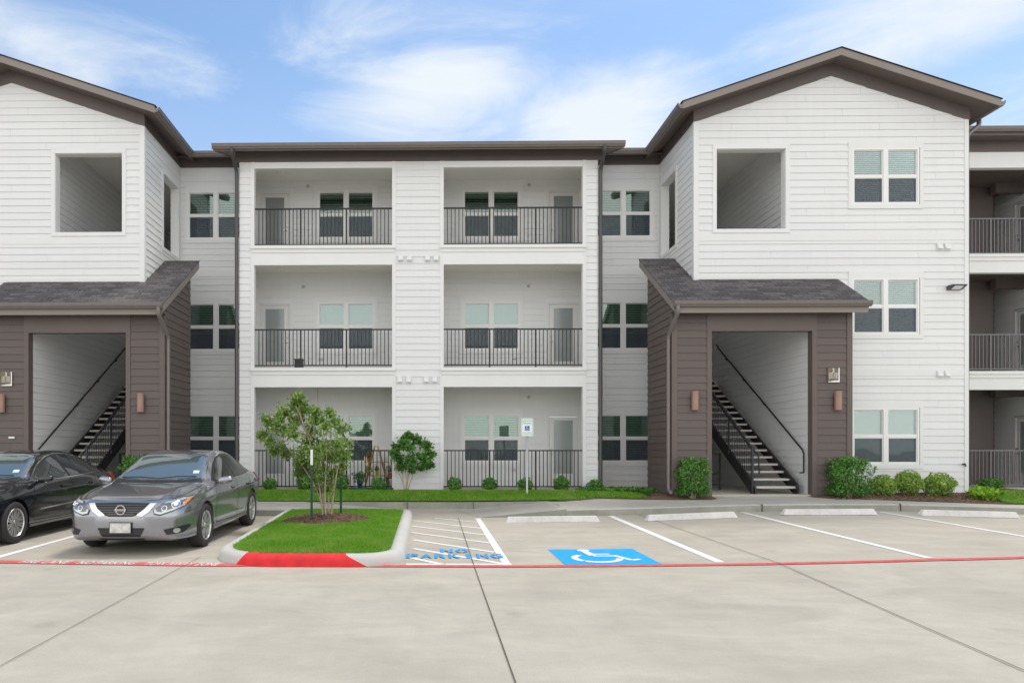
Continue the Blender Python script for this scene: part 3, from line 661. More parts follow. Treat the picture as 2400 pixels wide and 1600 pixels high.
# the porch roofs show their shingles: each has UVs in metres
for s in (-1, 1):
    x0, x1 = 6.11-.11, 10.32+.23; ya, yb = YW, 18.9; y0 = 16.2; zz = lambda y: 5.08+.655*(y-16.25)
    me = bpy.data.meshes.new('porch_roof'); bm = bmesh.new(); uvl = bm.loops.layers.uv.new('UVMap'); k = math.sqrt(1+.655**2)
    pts = [(s*x0, y0), (s*x1, y0), (s*x1, ya), (s*WX0, ya), (s*WX0, yb), (s*x0, yb)]
    for dz, rev in ((0, False), (-.025, True)):
        vsx = [bm.verts.new((p[0], p[1], zz(p[1])+dz)) for p in pts]
        f = bm.faces.new(vsx if (s > 0) != rev else vsx[::-1])
    bm.verts.ensure_lookup_table(); n = len(pts)
    for i in range(n): bm.faces.new((bm.verts[i], bm.verts[(i+1) % n], bm.verts[n+(i+1) % n], bm.verts[n+i]))
    for f in bm.faces:
        for l in f.loops: l[uvl].uv = (l.vert.co.x, l.vert.co.y*k+.03)
    bmesh.ops.recalc_face_normals(bm, faces=bm.faces)
    for v in bm.verts: v.co -= OFF[bld]
    bm.to_mesh(me); bm.free(); me.materials.append(M['shingle']); o = bpy.data.objects.new('porch_roof', me); link(o, bld)
    fl = MB()                                                                # white flashing where the roof meets the wing
    fl.box(*srt(s*WX0, s*(x1-.06)), YW-.035, YW, zz(YW)+.0, zz(YW)+.09)
    fl.build('flashing', M['trim'], bld)
# gutters
gutter([(-5.38, YE-.022, 9.485), (5.38, YE-.022, 9.485)])
for s in (-1, 1):
    xi = s*(WX0-EV); zg = ZE-EV*G-.005
    p = [(xi, YW-RK, zg), (xi, YR-.42, zg), (s*4.7, YR-.42, zg)]
    gutter(p if s > 0 else p[::-1]) if False else gutter(p[::-1] if s > 0 else p)
    xo = s*(WX1+EV); p = [(xo, YW-RK, zg), (xo, YR+6, zg)]; gutter(p if s > 0 else p[::-1])
    p = [(s*(6.11-.11), 16.27, 4.955), (s*(10.32+.25), 16.27, 4.955)]; gutter(p if s > 0 else p[::-1])
# downspouts
def spout(path, m='spout'):
    mb = MB()
    P = [Vector(p) for p in path]
    # round the bends a little
    Q = [P[0]]
    for a, b, c in zip(P, P[1:], P[2:]):
        r = min(.09, (b-a).length*.45, (c-b).length*.45); p0 = b+(a-b).normalized()*r; p1 = b+(c-b).normalized()*r
        for t in (0, .33, .67, 1): Q.append(p0*(1-t)**2+b*2*t*(1-t)+p1*t*t)
    Q.append(P[-1]); mb.tube(Q, .052, 8); return mb.build('downspout', M[m], bld, smooth=True)
for s in (-1, 1):
    x = s*4.86; spout([(x, YE-.08, 9.5), (x, YE-.08, 9.40), (x, YB-.04, 9.08), (x, YB-.04, .62), (x, YB-.2, .56)])
    x = s*6.04; spout([(s*6.09, 16.2, 5.0), (s*6.09, 16.2, 4.82), (x, YP+.08, 4.35), (x, YP+.08, .66), (x, YP-.14, .58)], 'gutter')
    xo = s*(WX1+EV+.06); xw = s*(WX1+.06); spout([(xo, YW+.3, ZE-.15), (xo, YW+.3, ZE-.28), (xw, YW+.12, ZE-.62), (xw, YW+.12, .6)], 'gutter')
# ---- railings
def railing(x0, x1, Y, z, mtl='rail', posts=2, H=1.07, ends=False):
    mb = MB(); zb = z+.075
    mb.box(x0, x1, Y-.022, Y+.022, z+H-.035, z+H); mb.box(x0, x1, Y-.014, Y+.014, zb, zb+.03)
    n = max(2, int(round((x1-x0)/.104))); st = (x1-x0)/n
    for i in range(1, n): x = x0+i*st; mb.box(x-.0105, x+.0105, Y-.0105, Y+.0105, zb+.03, z+H-.035)
    for i in range(1, posts+1): x = x0+(x1-x0)*i/(posts+1); x = x0+round((x-x0)/st)*st; mb.box(x-.02, x+.02, Y-.02, Y+.02, z-.02, z+H-.034)
    return mb.build('railing', M[mtl], bld)
for s in (-1, 1):
    for k in range(3): railing(*srt(s*.69, s*4.39), YB+.07, FL[k]+.0)
# ---- stairs
def stairs(s):
    st = MB(); tr_ = MB(); rl = MB(); hr = MB(); Y0, n, run, rise = 16.95, 18, .281, .1806; zf = .55
    xr, xl = 9.20, 8.18                    # right and left stringer (mirrored by s)
    L_ = n*run
    for x in (xr, xl):
        st.prism([(s*x, Y0-.1, zf), (s*x, Y0+.12, zf), (s*x, Y0+L_, zf+n*rise-.22), (s*x, Y0+L_, zf+n*rise+.05), (s*x, Y0-.02, zf+rise+.08), (s*x, Y0-.1, zf+.12)], (s*.045, 0, 0))
    tr_list = []
    for i in range(n): y = Y0+i*run; z = zf+(i+1)*rise; tr_.box(*srt(s*(xl+.045), s*xr), y, y+.30, z-.05, z)
    # landing
    lan = Coll('landing', M['ceiling']); lan.box(*srt(s*7.0, s*9.40), Y0+L_, 26.5, 3.6, 3.8); lan.cut(); lan.box(*srt(s*7.0, s*9.40), Y0+L_, 26.5, 6.85, 7.05)
    root = st.build('staircase', M['steel'], bld)
    def sub(mb, nm, mt_):
        o = mb.build(nm, M[mt_], bld); o.parent = root; o.location = (0, 0, 0); return o
    sub(tr_, 'tread', 'tread')
    lan.cut()
    sl = rise/run; top = lambda y: zf+rise+(y-Y0)*sl+.92; bot = lambda y: zf+rise+(y-Y0)*sl+.10
    x = xl-.03
    rl.beam((s*x, Y0+.0, top(Y0)), (s*x, Y0+L_-.3, top(Y0+L_-.3)), .042, .042); rl.beam((s*x, Y0, bot(Y0)), (s*x, Y0+L_-.3, bot(Y0+L_-.3)), .03, .03)
    rl.box(*srt(s*x-.024, s*x+.024), Y0-.045, Y0+.003, zf, top(Y0)+.02)
    y = Y0+.1
    while y < Y0+L_-.3: rl.box(s*x-.008, s*x+.008, y-.008, y+.008, bot(y), top(y)); y += .095
    for y in (Y0+1.3, Y0+2.6, Y0+3.9): rl.box(s*x-.02, s*x+.02, y-.02, y+.02, bot(y)-.15, top(y))
    # inner grab rail on the balustrade, turned down at the foot
    g = [(s*(xl+.06), Y0+L_-.5, top(Y0+L_-.5)-.02), (s*(xl+.06), Y0+.35, top(Y0+.35)-.1), (s*(xl+.15), Y0+.05, top(Y0+.05)-.2), (s*(xl+.16), Y0+.02, top(Y0)-.62)]
    rl.tube(g, .02, 8)
    sub(rl, 'stair_railing', 'steel')
    hx = 9.345
    hp = [(s*hx, Y0+L_-.1, top(Y0+L_)+.03), (s*hx, Y0+L_-.35, top(Y0+L_-.3)+.03), (s*hx, Y0-.05, top(Y0-.05)+.0), (s*hx, Y0-.1, top(Y0)-.12), (s*hx, Y0-.1, zf+.52)]
    hr.tube(hp, .021, 8); hr.box(*srt(s*hx, s*(hx-.09)), Y0-.11, Y0-.09, zf+.5, zf+.53)
    for t in (.15, .38, .62, .85): y = Y0+L_*t; hr.beam((s*hx, y, top(y)-.01), (s*(hx+.06), y, top(y)-.07), .02, .02)
    sub(hr, 'handrail', 'steel')
    # guard rail under the flight
    gr = MB()
    for z in (.95, 1.5): gr.box(*srt(s*7.05, s*8.1), 18.6, 18.63, z, z+.035)
    for x in (8.06, 7.05): gr.box(*srt(s*x, s*(x+.04)), 18.595, 18.635, .55, 1.53)
    gr.box(*srt(s*8.06, s*8.10), 18.63, 19.5, 1.5, 1.535); gr.box(*srt(s*8.06, s*8.10), 18.63, 19.5, .95, .985); gr.box(*srt(s*8.06, s*8.1), 19.46, 19.5, .55, 1.53)
    gr.build('guard_rail', M['steel'], bld)
for s in (-1, 1): stairs(s)
fl = Coll('porch_floor', M['walk'])
for s in (-1, 1): fl.box(*srt(s*7.0, s*9.43), YP+.02, 27, .5, .552); fl.cut()
# ---- the block beyond the right wing (balconies with brown rooms)
YQ = 19.6
q = Coll('balcony_band', M['stucco']); qb = Coll('balcony_wall', M['brown']); qs = Coll('siding_wall', M['siding']); qc = Coll('ceiling', M['brown']); qf = Coll('balcony_floor', M['walk'])
X0, X1 = 14.0, 18.24
for k in range(3):
    ztop = (3.30, 6.567, 9.50)[k]; cz = (3.5, 6.75, 9.62)[k]
    qc.box(X0, X1, YQ+.15, 22.4, cz, cz+.05)
    qb.box(X0, 17.55, 21.4, 21.5, FL[k], cz); qb.box(17.55, X1, 22.2, 22.25, FL[k], cz); qb.box(17.53, 17.55, 21.5, 22.2, FL[k], cz); qb.box(17.3, X1, 21.0, 21.2, cz-.28, cz)
    siding(qs, 'x', X1, YQ+.15, 22.2, FL[k], cz, [(20.5, 21.45, FL[k], FL[k]+2.1)], sgn=-1)
    qf.box(X0-.05, X1+.1, YQ+.03, 22.3, FL[k]-.14, FL[k]-.001)
    qb.box(X1+.14, X1+.2, YQ+.15, 22.3, FL[k], cz)  # slab out of view, added to stop light leaking in behind the door
    # side door seen at a slant
    d = door(0, 0, 0, 1); d.rotation_euler = (0, 0, R(-90)); d.location = (X1-.01-OFF[bld].x, 21.44-OFF[bld].y, FL[k]-OFF[bld].z)
    railing(X0, 18.14, YQ+.07, FL[k], 'railg', 3)
    qb.cut(); qc.cut(); qf.cut()
for zt in (3.30, 6.567): q.cut(); q.box(X0, 26, YQ-.03, YQ+.15, zt, zt+.33); q.box(X0, 26, YQ-.06, YQ+.05, zt+.33, zt+.43); q.box(X0, 26, YQ-.09, YQ+.04, zt+.43, zt+.515)
q.cut(); q.box(X0, 26, YQ-.02, YQ+.15, 9.50, 9.94); q.box(18.14, 26, YQ-.025, YQ+.15, .3, 3.3); q.box(18.14, 26, YQ-.025, YQ+.15, 3.8, 6.56); q.box(18.14, 26, YQ-.025, YQ+.15, 7.06, 9.5)
q.cut()
q = MB(); q.box(X0, 26, YQ-.04, YQ+.1, 9.94, 10.24); q.build('frieze_board', M['brown'], bld)
q = MB(); q.box(X0, 26, YQ-.42, YQ, 10.24, 10.26); q.box(X0, 26, YQ-.44, YQ-.42, 10.22, 10.36); q.build('soffit', M['btrim'], bld)
q = MB(); q.prism([(X0, YQ-.5, 10.38), (26, YQ-.5, 10.38), (26, YQ+6, 12.5), (X0, YQ+6, 12.5)], (0, 0, .02)); q.build('roof', M['shingle'], bld)
gutter([(X0, YQ-.44, 10.3), (26, YQ-.44, 10.3)])
# slab edges / foundation
q = Coll('foundation', M['walk']); q.box(-4.80, 4.80, YB+.01, YR, .30, .545); q.cut()
for s in (-1, 1): q.cut(); q.box(*srt(s*4.8, s*WX0), YR-.01, YR+.2, .2, .548); q.box(*srt(s*WX0, s*WX1), YW+.01, YW+.2, .2, .548); q.box(*srt(s*6.12, s*7.03), YP+.01, 18.4, .2, .548); q.box(*srt(s*9.40, s*10.31), YP+.01, YP+.2, .2, .548)
q.cut(); q.box(X0-.5, 26, YQ+.0, YQ+.3, .2, .56); q.cut()
# ---- small fixtures on the walls
vt = {}
def vent(x, z, Y):
    if 'v' in vt: o = vt['v'].copy(); link(o, bld)
    else:
        m_ = MB(); m_.box(-.075, .075, -.05, 0, -.075, .075); m_.prism([(-.07, -.05, .06), (.07, -.05, .06), (.07, -.085, -.06), (-.07, -.085, -.06)], (0, .02, 0))
        o = m_.build('vent_hood', M['vinyl'], bld); vt['v'] = o
    f = OFF[bld]; o.location = (x+.24-0, Y-.0-YB, z-.55)
    return o
def raw(o, x, y, z): o.location = (x+.24, y-YB, z-.55); return o
vent_src = None
def fixture(name, mb, mtl, x, y, z):
    """mb is modelled round its own origin; placed in world coordinates on the building"""
    me = mb.build(name, mtl, None); me.parent = bld; me.location = (x+.24, y-YB, z-.55); return me
def copyfix(src, x, y, z): o = src.copy(); link(o, bld); o.location = (x+.24, y-YB, z-.55); return o
vm = MB(); vm.box(-.07, .07, -.03, 0, -.08, .08); vm.prism([(-.062, -.03, .065), (.062, -.03, .065), (.062, -.075, -.06), (-.062, -.075, -.06)], (0, .03, 0)); vm.box(-.08, .08, -.012, 0, -.095, -.08)
v0 = None
for (u, v, Y) in [(939.5, 606, YB), (960, 606, YB), (1002, 606, YB), (1022, 606, YB), (937, 890, YB), (958, 890, YB), (999, 890, YB), (1019, 890, YB), (2200, 579, YW), (2218, 579, YW), (2200, 876, YW), (2218, 876, YW)]:
    x, z = at(u, v, Y); v0 = fixture('vent_hood', vm, M['siding'], x, Y-.018, z) if v0 is None else copyfix(v0, x, Y-.018, z)
sm = MB(); sm.lathe([(0, -.05), (.03, -.045), (.034, -.01), (.05, 0)], (0, 0, 0), 12, 'y'); s0 = None
for (u, v) in [(722, 436.6), (712, 672), (710.5, 932.7), (1240, 434), (1238.7, 670.5), (1238.8, 929.8)]:
    x, z = at(u, v, YR); s0 = fixture('sprinkler_head', sm, M['galv'], x, YR-.02, z) if s0 is None else copyfix(s0, x, YR-.02, z)
cm_ = MB(); cm_.lathe([(0, -.03), (.07, -.028), (.09, 0)], (0, 0, 0), 20, 'z'); c0 = None
for s in (-1, 1):
    for k in range(3):
        for (xx, yy) in ((s*2.6, 18.95), (s*3.9, 19.5)):
            c0 = fixture('ceiling_light', cm_, M['vinyl'], xx-.24, yy, ceilZ[k]-.001) if c0 is None else copyfix(c0, xx-.24, yy, ceilZ[k]-.001)
om = MB(); om.box(-.055, .055, -.02, 0, -.04, .04); om.box(-.04, .04, -.045, -.02, -.028, .028); o0 = None
for (u, v, Y) in [(752, 841, YR), (1206, 839, YR), (1204, 1100, YR), (2041, 1109, YW)]:
    x, z = at(u, v, Y); o0 = fixture('outlet_cover', om, M['galv'], x, Y-.018, z) if o0 is None else copyfix(o0, x, Y-.018, z)
om = MB(); om.box(-.07, .07, -.02, 0, -.022, .022); x, z = at(29, 1025, YP); fixture('outlet_cover', om, M['vinyl'], x, YP-.018, z)
hm = MB(); hm.tube([(0, 0, 0), (0, -.08, 0), (0, -.1, -.05)], .015, 8); hm.lathe([(0, -.02), (.035, -.015), (.035, 0)], (0, -.05, .03), 10, 'z'); x, z = at(2255, 1088, YW); fixture('hose_tap', hm, M['black'], x, YW-.02, z)
# ---- wall lamps, area light and number plaques: fixed on, but each a thing of its own
def wall_lamp(x, z, label):
    t = thing('wall_lamp', label, 'wall lamp', (x, YP-.02, z), 'half-round wall lamps beside the stair openings')
    OFF[t] = Vector((0, 0, 0))
    a = MB(); n = 10; pr = [(.085*math.cos(math.pi*i/n), -.04-.085*math.sin(math.pi*i/n)) for i in range(n+1)]
    i0 = len(a.v); m_ = len(pr)
    for zz_ in (-.225, .225):
        for (px_, py_) in pr: a.v.append((px_, py_, zz_))
    for i in range(m_-1): a.f.append((i, i+1, m_+i+1, m_+i))
    for zz_ in (-.225, .225):
        for (px_, py_) in pr: a.v.append((px_*.94, -.04+(py_+.04)*.94, zz_))
    for i in range(m_-1): a.f.append((2*m_+i, 3*m_+i, 3*m_+i+1, 2*m_+i+1)); a.f.append((i, 2*m_+i, 2*m_+i+1, i+1)); a.f.append((m_+i, m_+i+1, 3*m_+i+1, 3*m_+i))
    a.build('lamp_shade', M['lamp'], t, smooth=False)
    b = MB(); b.box(-.05, .05, -.045, .02, -.14, .14); b.build('wall_bracket', M['spout'], t)
x, z = at(1626.5, 939, YP); wall_lamp(x, z, 'copper half-round wall lamp left of the right-hand stair opening')
x, z = at(1960.5, 939, YP); wall_lamp(x, z, 'copper half-round wall lamp below the number plaque on the right-hand stair porch')
x, z = at(332, 943.7, YP); wall_lamp(x, z, 'copper half-round wall lamp above the grey sedan')
x, z = at(7, 945, YP); wall_lamp(x, z, 'copper half-round wall lamp cut by the left edge above the black sedan')
x, z = at(2233, 675, YW)
t = thing('area_light', 'dark slim wall light high on the white wing near the right downspout', 'wall lamp', (x, YW-.018, z)); OFF[t] = Vector((0, 0, 0))
a = MB(); a.prism([(-.17, -.0, .05), (-.17, -.2, .05), (-.17, -.22, .02), (-.17, -.05, -.05), (-.17, 0, -.06)], (.36, 0, 0)); a.build('lamp_housing', M['spout'], t, bevel=.01)
a = MB(); a.prism([(-.1, -.19, .008), (-.1, -.06, -.048), (-.1, -.06, -.052), (-.1, -.19, .004)], (.22, 0, 0)); a.build('lens', M['vinyl'], t)
M['plq'] = mat('bronze plaque', (.16, .12, .07), .4, metal=.3, var=.15, vscale=20)
def plaque(x, z, label, rows):
    t = thing('number_plaque', label, 'sign', (x, YP-.02, z), 'unit number plaques on the stair porches'); OFF[t] = Vector((0, 0, 0))
    a = MB(); a.box(-.14, .14, -.02, 0, -.17, .17); a.build('plate', M['plq'], t)
    a = MB(); a.box(.112, .14, -.024, -.0201, -.17, .17); a.prism([(-.13, -.0203, -.17), (.112, -.0203, -.17), (.112, -.0203, -.125), (.02, -.0203, -.13), (-.13, -.0203, -.16)], (0, -.003, 0)); a.build('white_trim', M['vinyl'], t)
    def tx(body, size, cx, cz, sx=1):
        o = text_mesh('lettering', body, size, M['vinyl'], t, .001, sx=sx); o.rotation_euler = (R(90), 0, 0); o.location = (cx, -.0225, cz)
    tx('3', .14, -.01, .105)
    for i, rw in enumerate(rows): tx(rw, .058, -.012, .035-.05*i, .82)
x, z = at(1951.5, 879, YP); plaque(x, z, 'small brown unit-number plaque above the right wall lamp of the right-hand porch', ('3305-3308', '3205-3208', '3105-3108'))
x, z = at(17, 888, YP); plaque(x, z, 'small brown unit-number plaque at the left edge of the photo', ('3301-3304', '3201-3204', '3101-3104'))
# ------------------------------------------------------------------ ground
def smooth(t): t = max(0, min(1, t)); return t*t*(3-2*t)
def grid(name, xs, ys, zf, mtl, skip=None):
    v = [(x, y, zf(x, y)) for y in ys for x in xs]; nx = len(xs); f = []
    for j in range(len(ys)-1):
        for i in range(nx-1):
            if skip and skip((xs[i]+xs[i+1])/2, (ys[j]+ys[j+1])/2): continue
            f.append((j*nx+i, j*nx+i+1, (j+1)*nx+i+1, (j+1)*nx+i))
    me = bpy.data.meshes.new(name); me.from_pydata(v, [], f); me.materials.append(mtl); me.shade_smooth()
    o = bpy.data.objects.new(name, me); COL.objects.link(o); return kind(o)
def fr(a, b, st): n = max(1, int(round((b-a)/st))); return [a+(b-a)*i/n for i in range(n+1)]
xs = [-900, -400, -150, -60]+fr(-30, 30, .5)+[60, 150, 400, 900]; ys = [-900, -400, -150, -60, -30, -10]+fr(-5, 25, .5)+[60, 150, 400, 900]
grid('parking_lot', xs, ys, lot, M['lot'])
# kerb line of the pavement: (x, y) of the kerb's foot
KL = [(-16, 15.0), (-2.95, 15.0)]
KR = [(2.95, 14.75), (16, 14.75)]
def top_z(X, Y):
    """ground behind the kerb"""
    a = smooth((X-2.9)/1.3) if X > 0 else smooth((-X-4.7)/1.2)
    base = (lot(X, 14.75)+.15)*a+(lot(X, 16.65)+.15)*(1-a); y0 = 16.75-.85*a
    t = smooth((Y-y0)/1.2)
    return base+(.535-base)*t if .535 > base else base
# pavement right and left (walking surface), with a real kerb face
def pave(name, x0, x1, yf, yb, mtl):
    xs_ = fr(x0, x1, .35); v = []; f = []; n = len(xs_)
    prof = [(yf, lambda x: lot(x, yf)-.05), (yf+.012, lambda x: lot(x, yf)+.125), (yf+.035, lambda x: lot(x, yf)+.148)]
    ysb = [yf+.12]+fr(yf+.3, yb, .12)
    for (y, z) in prof: v += [(x, y, z(x)) for x in xs_]
    for y in ysb: v += [(x, y, top_z(x, max(y, 14.75)) if y > 15.4 else lot(x, yf)+.15) for x in xs_]
    m_ = len(prof)+len(ysb)
    for j in range(m_-1):
        for i in range(n-1): f.append((j*n+i, j*n+i+1, (j+1)*n+i+1, (j+1)*n+i))
    me = bpy.data.meshes.new(name); me.from_pydata(v, [], f); me.materials.append(mtl); me.materials.append(M['kerb_shade'])
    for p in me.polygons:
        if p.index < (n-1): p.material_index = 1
    o = bpy.data.objects.new(name, me); COL.objects.link(o); return kind(o)
pave('pavement', 2.95, 17, 14.75, 16.66, M['walk']); pave('pavement', -17, -2.95, 15.0, 16.9, M['walk'])
# level strip behind the aisle with its kerb, and the two ramps
m_ = MB(); x0, x1 = -2.95, 2.95
for a, b in zip(fr(x0, x1, .3), fr(x0, x1, .3)[1:]):
    za, zb = lot(a, 16.65), lot(b, 16.65)
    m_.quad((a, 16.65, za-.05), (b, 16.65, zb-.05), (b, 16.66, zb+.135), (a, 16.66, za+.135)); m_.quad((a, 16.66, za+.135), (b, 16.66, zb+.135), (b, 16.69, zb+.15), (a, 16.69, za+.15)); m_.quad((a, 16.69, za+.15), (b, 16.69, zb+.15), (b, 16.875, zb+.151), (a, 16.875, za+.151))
kind(m_.build('kerb', M['kerb_shade']))
ribs = MB()
def ramp(xa, xb, yf, name):
    """surface from lot level at xa up to kerb level at xb"""
    m_ = MB(); fl_ = MB(); n = 14
    for i in range(n):
        a = xa+(xb-xa)*i/n; b = xa+(xb-xa)*(i+1)/n; ha = .15*i/n+.004; hb = .15*(i+1)/n+.004
        m_.quad((a, yf, lot(a, yf)+ha), (b, yf, lot(b, yf)+hb), (b, 16.65, lot(b, 16.65)+hb), (a, 16.65, lot(a, 16.65)+ha))
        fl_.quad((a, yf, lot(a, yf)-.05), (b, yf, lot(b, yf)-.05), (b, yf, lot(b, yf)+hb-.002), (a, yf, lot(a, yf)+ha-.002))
    kind(fl_.build('kerb', M['kerb_shade']))
    return kind(m_.build(name, M['walk']))
ramp(1.13, 2.95, 14.72, 'kerb_ramp'); ramp(-.75, -2.95, 15.0, 'kerb_ramp')
g = MB()                                                               # tooled grooves across the right ramp
for i in range(26):
    x = 1.2+i*.064; h = .15*(x-1.13)/1.82+.004
    g.quad((x, 14.78, lot(x, 14.78)+h+.003), (x+.014, 14.78, lot(x, 14.78)+h+.004), (x+.014, 16.5, lot(x, 16.5)+h+.004), (x, 16.5, lot(x, 16.5)+h+.003))
kind(g.build('ramp_grooves', M['kerb_shade']))
# joints in the pavement kerb and the slab
j = MB()
for x in (-.47, 1.12): j.box(x-.008, x+.008, 16.643, 16.70, .15, .352)
for x in (2.95, 7.1, 10.0): j.box(x-.009, x+.009, 14.742, 16.2, lot(x, 14.75)-.02, lot(x, 14.75)+.1525) if False else j.box(x-.009, x+.009, 14.742, 15.0, lot(x, 14.75)-.02, lot(x, 14.75)+.1525)
def strip(mb, pts, w, dz=.004, close=False):
    for (a, b) in zip(pts, pts[1:]):
        L_ = math.hypot(b[0]-a[0], b[1]-a[1]); n = max(1, int(L_/.5)); nx, ny = -(b[1]-a[1])/L_*w/2, (b[0]-a[0])/L_*w/2
        for i in range(n):
            p = [a[0]+(b[0]-a[0])*t for t in (i/n, (i+1)/n)]; q = [a[1]+(b[1]-a[1])*t for t in (i/n, (i+1)/n)]
            mb.quad(*[(X, Y, lot(X, Y)+dz) for X, Y in ((p[0]-nx, q[0]-ny), (p[1]-nx, q[1]-ny), (p[1]+nx, q[1]+ny), (p[0]+nx, q[0]+ny))])
strip(j, [(.667, 14.6), (.61, 9.0), (.59, 4.6), (.56, -10)], .009, .0125); strip(j, [(4.48, 14.7), (4.52, 9.0), (4.1, 4.7), (2.6, -8)], .011, .0125)
strip(j, [(-3.16, 9.6), (-3.05, 5), (-2.8, -8)], .007, .0125); strip(j, [(-3.3, 9.45), (-2.6, 9.5)], .006, .0125); strip(j, [(-1.1, 16.4), (.66, 16.45), (1.12, 14.75)], .008, .0125)
kind(j.build('expansion_joint', M['joint']))
# ------------------------------------------------------------------ painted markings (sheets a few mm above the slab)
def paint(name, polys, mtl, label, cat, group=None, dz=.005):
    mb = MB()
    for p in polys:
        if len(p) == 2 and isinstance(p[1], float): strip(mb, p[0], p[1], dz)
        else: mb.quad(*[(x, y, lot(x, y)+dz) for x, y in p])
    o = mb.build(name, mtl, None, recalc=False)
    for pl in o.data.polygons: pass
    bm = bmesh.new(); bm.from_mesh(o.data)
    for f in bm.faces:
        f.normal_update()
        if f.normal.z < 0: f.normal_flip()
    bm.to_mesh(o.data); bm.free()
    return tag(o, label, cat, group)
SL = 'white parking stall lines'
paint('stall_line', [([(3.87, 14.62), (3.84, 9.1)], .12)], M['white'], 'white stall line just right of the blue accessible symbol', 'road marking', SL)
paint('stall_line', [([(6.63, 14.66), (6.56, 9.12)], .10)], M['white'], 'white stall line ending between the second and third wheel stops from the left', 'road marking', SL)
paint('stall_line', [([(9.46, 14.6), (9.36, 9.3)], .10)], M['white'], 'white stall line running to the gap between the two rightmost wheel stops', 'road marking', SL)
paint('stall_line', [([(12.1, 14.3), (12.3, 9.4)], .10)], M['white'], 'rightmost white stall line, a short piece beyond the last wheel stop', 'road marking', SL)
paint('stall_line', [([(-6.08, 14.8), (-5.98, 9.28)], .11)], M['white'], 'white stall line between the black and the grey sedan', 'road marking', SL)
def gp(L_, o=(900, 1150), s=3.36): return [gnd(o[0]+x/s, o[1]+y/s) for x, y in L_]
hat = [([(-.27, 8.99+.09), (1.11, 8.99+.09)], .09)]
for a, b, w in (((400, 215), (735, 247), .07), ((205, 232), (770, 295), .075), ((215, 276), (800, 347), .075), ((215, 327), (835, 410), .075), ((228, 386), (870, 483), .08), ((230, 454), (925, 572), .08), ((225, 530), (480, 582), .085)):
    p, q_ = gp([a, b]); hat.append(([p, q_], w))
hat.append(([(1.07, 14.57), (1.05, 9.03)], .11))
paint('aisle_hatching', hat, M['white'], 'white diagonal hatching of the access aisle beside the grass island', 'road marking')
red = [(-14, 9.45), (-7.5, 9.3), (-5.6, 9.17), (-4, 9.06), (-2.5, 8.97), (0, 8.93), (2.7, 8.93), (4.3, 8.93), (6.1, 8.97), (7.8, 9.1), (10, 9.4), (14, 10.2)]
def stripe(pts, w):
    out = []
    for k in range(len(pts)):
        a = pts[max(0, k-1)]; b = pts[min(len(pts)-1, k+1)]; L_ = math.hypot(b[0]-a[0], b[1]-a[1]); out.append((-(b[1]-a[1])/L_*w/2, (b[0]-a[0])/L_*w/2))
    return out
def curve(pts, st=.25):
    out = []
    for k in range(len(pts)-1):
        p0 = pts[max(0, k-1)]; p1, p2 = pts[k], pts[k+1]; p3 = pts[min(len(pts)-1, k+2)]
        n = max(1, int(math.hypot(p2[0]-p1[0], p2[1]-p1[1])/st))
        for i in range(n):
            t = i/n; out.append(tuple(.5*((2*b)+(-a+c)*t+(2*a-5*b+4*c-d)*t*t+(-a+3*b-3*c+d)*t**3) for a, b, c, d in zip(p0, p1, p2, p3)))
    return out+[pts[-1]]
rc = curve(red); off = stripe(rc, 1.0); mb = MB()
for k in range(len(rc)-1):
    w0 = .2 if rc[k][0] < -2.4 else .135; w1 = .2 if rc[k+1][0] < -2.4 else .135
    (x0_, y0_), (x1_, y1_) = rc[k], rc[k+1]; (a0, b0), (a1, b1) = off[k], off[k+1]
    mb.quad(*[(x, y, lot(x, y)+.009) for x, y in ((x0_-a0*w0, y0_-b0*w0), (x1_-a1*w1, y1_-b1*w1), (x1_+a1*w1, y1_+b1*w1), (x0_+a0*w0, y0_+b0*w0))])
fire = tag(mb.build('fire_lane_stripe', M['red']), 'long red fire lane stripe painted across the whole lot', 'road marking')
OFF[fire] = Vector((0, 0, 0))
def flat_text(name, body, size, mtl, cx, cy, ang=0, sx=1, sy=1, dz=.012, parent=None, stencil=False):
    o = text_mesh(name, body, size, mtl, parent, 0, sx=sx)
    me = o.data; bm = bmesh.new(); bm.from_mesh(me)
    if stencil:
        bmesh.ops.split_edges(bm, edges=[])
    ca, sa = math.cos(ang), math.sin(ang)
    for v in bm.verts:
        x, y = v.co.x, v.co.y*sy; X = cx+x*ca-y*sa; Y = cy+x*sa+y*ca; v.co = (X, Y, lot(X, Y)+dz)
    for f in bm.faces:
        f.normal_update()
        if f.normal.z < 0: f.normal_flip()
    bm.to_mesh(me); bm.free(); return o
for body, u0, u1 in (('FIRE LANE', 45, 157), ('NO PARKING', 182, 314), ('TOW AWAY ZONE', 340, 512)):
    v_ = 1319+.0085*(u0+u1)/2*.55; p, q_ = gnd(u0, 1318.6+u0*.0105), gnd(u1, 1318.6+u1*.0105); L_ = math.hypot(q_[0]-p[0], q_[1]-p[1])
    o = flat_text('lettering', body, .27, M['white'], 0, 0); w_ = max(v.co.x for v in o.data.vertices)-min(v.co.x for v in o.data.vertices); bpy.data.objects.remove(o)
    cx, cy = (p[0]+q_[0])/2, (p[1]+q_[1])/2
    yc = min(rc, key=lambda r_: abs(r_[0]-cx))[1]
    o = flat_text('lettering', body, .27, M['white'], cx, yc-.0, math.atan2(q_[1]-p[1], q_[0]-p[0]), sx=L_/w_, sy=1.05); o.parent = fire
